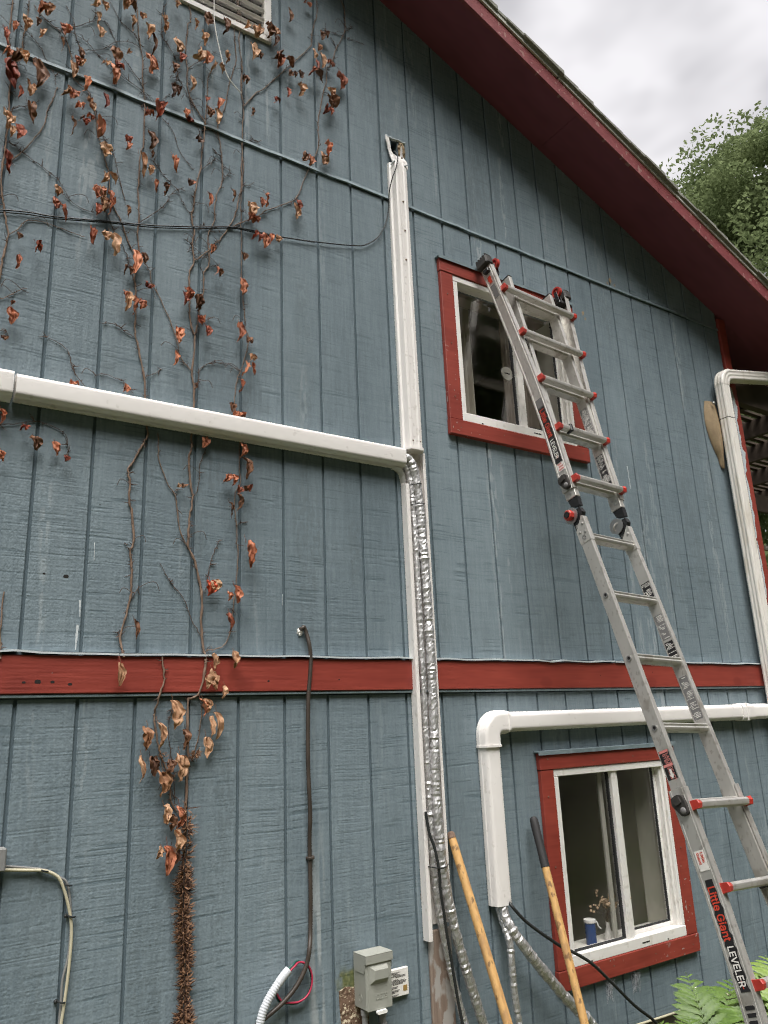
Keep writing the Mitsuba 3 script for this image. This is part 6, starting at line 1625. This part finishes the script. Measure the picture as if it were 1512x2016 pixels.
def weed(o, h, n, seed, lab):
    g = np.random.default_rng(seed)
    k = thing('weed', lab, 'weed')
    st, lv = [], []
    for b in range(3):
        top = np.array(o) + np.array([g.normal(0, 0.035), -0.02 + g.normal(0, 0.02), h * g.uniform(0.7, 1.0)])
        q = smooth_path([np.array(o) + np.array([0, 0, 0]), (np.array(o) + top) / 2 + g.normal(0, 0.012, 3), top], 8)
        st.append(tube(q, 0.0020, 5, False))
        for i in range(n):
            p = q[int(len(q) * (0.25 + 0.74 * i / n)) % len(q)]
            a = g.uniform(0, 2 * math.pi)
            ax = np.array([math.cos(a), math.sin(a) * 0.6 - 0.25, 0.35 + 0.3 * g.standard_normal()])
            ax /= np.linalg.norm(ax)
            l = g.uniform(0.025, 0.06)
            sd = np.cross(ax, (0.1, 0.3, 1))
            sd /= np.linalg.norm(sd)
            V = [p, p + ax * l * 0.45 + sd * l * 0.24, p + ax * l * 0.5 + np.array([0, 0, -0.06 * l]), p + ax * l * 0.45 - sd * l * 0.24, p + ax * l]
            lv.append(trimesh.Trimesh(np.array(V), [(0, 1, 2), (0, 2, 3), (1, 4, 2), (3, 2, 4)], process=False))
    put(k, 'stem', cat(st), 'weed_leaf', False)
    put(k, 'leaf', cat(lv), 'weed_leaf', False, kind='stuff')


weed((3.88, -0.06, -0.2), 0.50, 14, 5, 'small leafy weed against the siding right of the ladder')
weed((3.66, -0.07, -0.2), 0.46, 4, 6, 'sparse thin weed between the ladder rail and the leafy weed')

# ------------------------------------------------------------------ trees
def leaf_cloud(cen, rad, n, size, seed, hollow=0.55):
    """n small bent leaves scattered through clumps that fill an uneven crown."""
    g = np.random.default_rng(seed)
    cen, rad = np.asarray(cen, float), np.asarray(rad, float)
    nc = max(60, n // 480)
    d = g.standard_normal((nc, 3))
    d /= np.linalg.norm(d, axis=1, keepdims=True)
    rr = hollow + (1 - hollow) * g.random(nc) ** 0.6
    lump = 0.86 + 0.30 * meshkit.fbm(d * 2.3 + 5 + seed, 3)
    cc = cen + d * rad * (rr * lump)[:, None]
    cs = rad.mean() * g.uniform(0.08, 0.20, nc)
    k = g.integers(0, nc, n)
    off = g.standard_normal((n, 3))
    off *= (np.minimum(np.linalg.norm(off, axis=1), 1.55) / np.linalg.norm(off, axis=1))[:, None]
    off *= np.array([1, 1, 0.62])
    P = cc[k] + off * cs[k][:, None] * 0.74
    a = g.standard_normal((n, 3)) + np.array([0, 0, -0.35])
    a /= np.linalg.norm(a, axis=1, keepdims=True)
    b = np.cross(a, g.standard_normal((n, 3)))
    b /= np.linalg.norm(b, axis=1, keepdims=True)
    nn = np.cross(a, b)
    s = size * g.uniform(0.6, 1.3, n)[:, None]
    v = np.stack([P, P + a * s * 0.5 + b * s * 0.30 + nn * s * 0.08, P + a * s, P + a * s * 0.5 - b * s * 0.30 + nn * s * 0.08], 1).reshape(-1, 3)
    i = np.arange(n) * 4
    return trimesh.Trimesh(v, np.vstack([np.c_[i, i + 1, i + 2], np.c_[i, i + 2, i + 3]]), process=False), cc


def tree(label, base, cen, rad, n, size, seed, leafmat, group=None, tr=0.22):
    k = thing('tree', label, 'tree', group)
    m, cc = leaf_cloud(cen, rad, n, size, seed)
    put(k, 'crown', m, leafmat, False)
    g = np.random.default_rng(seed + 1)
    base, cen = np.array(base, float), np.array(cen, float)
    top = cen + np.array([0, 0, rad[2] * 0.55])
    q = smooth_path([base, base * 0.55 + top * 0.45 + g.normal(0, 0.25, 3), top], 10)
    put(k, 'trunk', tube(q, np.linspace(tr, tr * 0.16, len(q)), 10, True, 0.1, seed), 'tree_bark', 50)
    lim = []
    for c in cc[:: max(1, len(cc) // 34)]:
        a = q[int(len(q) * g.uniform(0.35, 0.92))]
        lim.append(tube(smooth_path([a, (a + c) / 2 + g.normal(0, 0.2, 3) + np.array([0, 0, 0.2]), c], 5), np.linspace(tr * 0.30, tr * 0.05, 11), 6, False))
    put(k, 'limb', cat(lim), 'tree_bark', 50)


tree('tall green leafy tree behind the roof at the upper right', (17.6, 4.8, GZ), (17.6, 5.0, 9.6), (4.7, 4.7, 5.3), 240000, 0.118, 3, 'tree_leaf')
tree('dark leafy tree seen through the porch slats, behind the porch', (11.0, 7.0, GZ), (11.0, 7.0, 4.8), (3.2, 3.0, 3.6), 9000, 0.30, 14, 'tree_leaf')
BG = 'trees across the lawn mirrored in the windows'
for i, (x, y, h, w) in enumerate(((-13, -14, 13, 4.2), (-7.5, -15.5, 15, 4.4), (-2.5, -14.5, 14.5, 4.2), (2.5, -15, 16.5, 4.6), (7.5, -14, 17, 4.8), (12.5, -14.5, 17, 4.8), (17.5, -12.5, 16, 4.6), (22, -9.5, 14, 4.2))):
    tree('tall dark broadleaf tree across the lawn, mirrored in the window panes', (x, y, GZ), (x, y, h * 0.56), (w, w, h * 0.46), 9000, 0.50, 100 + i, 'dark_leaf', BG, 0.25)
for i, (x, y, h, w) in enumerate(((-9, -21, 17, 5), (0, -22, 20, 5.5), (8, -21.5, 21, 5.5), (16, -20, 21, 5.5), (25, -16, 18, 5))):
    tree('taller dark tree in the second row across the lawn, mirrored in the upper window', (x, y, GZ), (x, y, h * 0.58), (w, w, h * 0.44), 8000, 0.6, 140 + i, 'dark_leaf', 'second row of trees across the lawn', 0.28)
for i in range(9):
    x = -9 + i * 3.6
    k = thing('shrub', 'dark dense shrub at the edge of the lawn, mirrored in the lower window', 'shrub', 'shrubs along the far edge of the lawn')
    m, _ = leaf_cloud((x, -10.6 - 0.5 * (i % 2), 1.1), (2.1, 1.2, 1.5), 3500, 0.22, 200 + i, 0.3)
    put(k, 'crown', m, 'dark_leaf', False)
    put(k, 'stem', cat([tube(np.array([(x, -10.8, GZ), (x + dx, -10.8, 1.6)]), [0.04, 0.01], 6) for dx in (-0.7, 0, 0.8)]), 'tree_bark', 50)
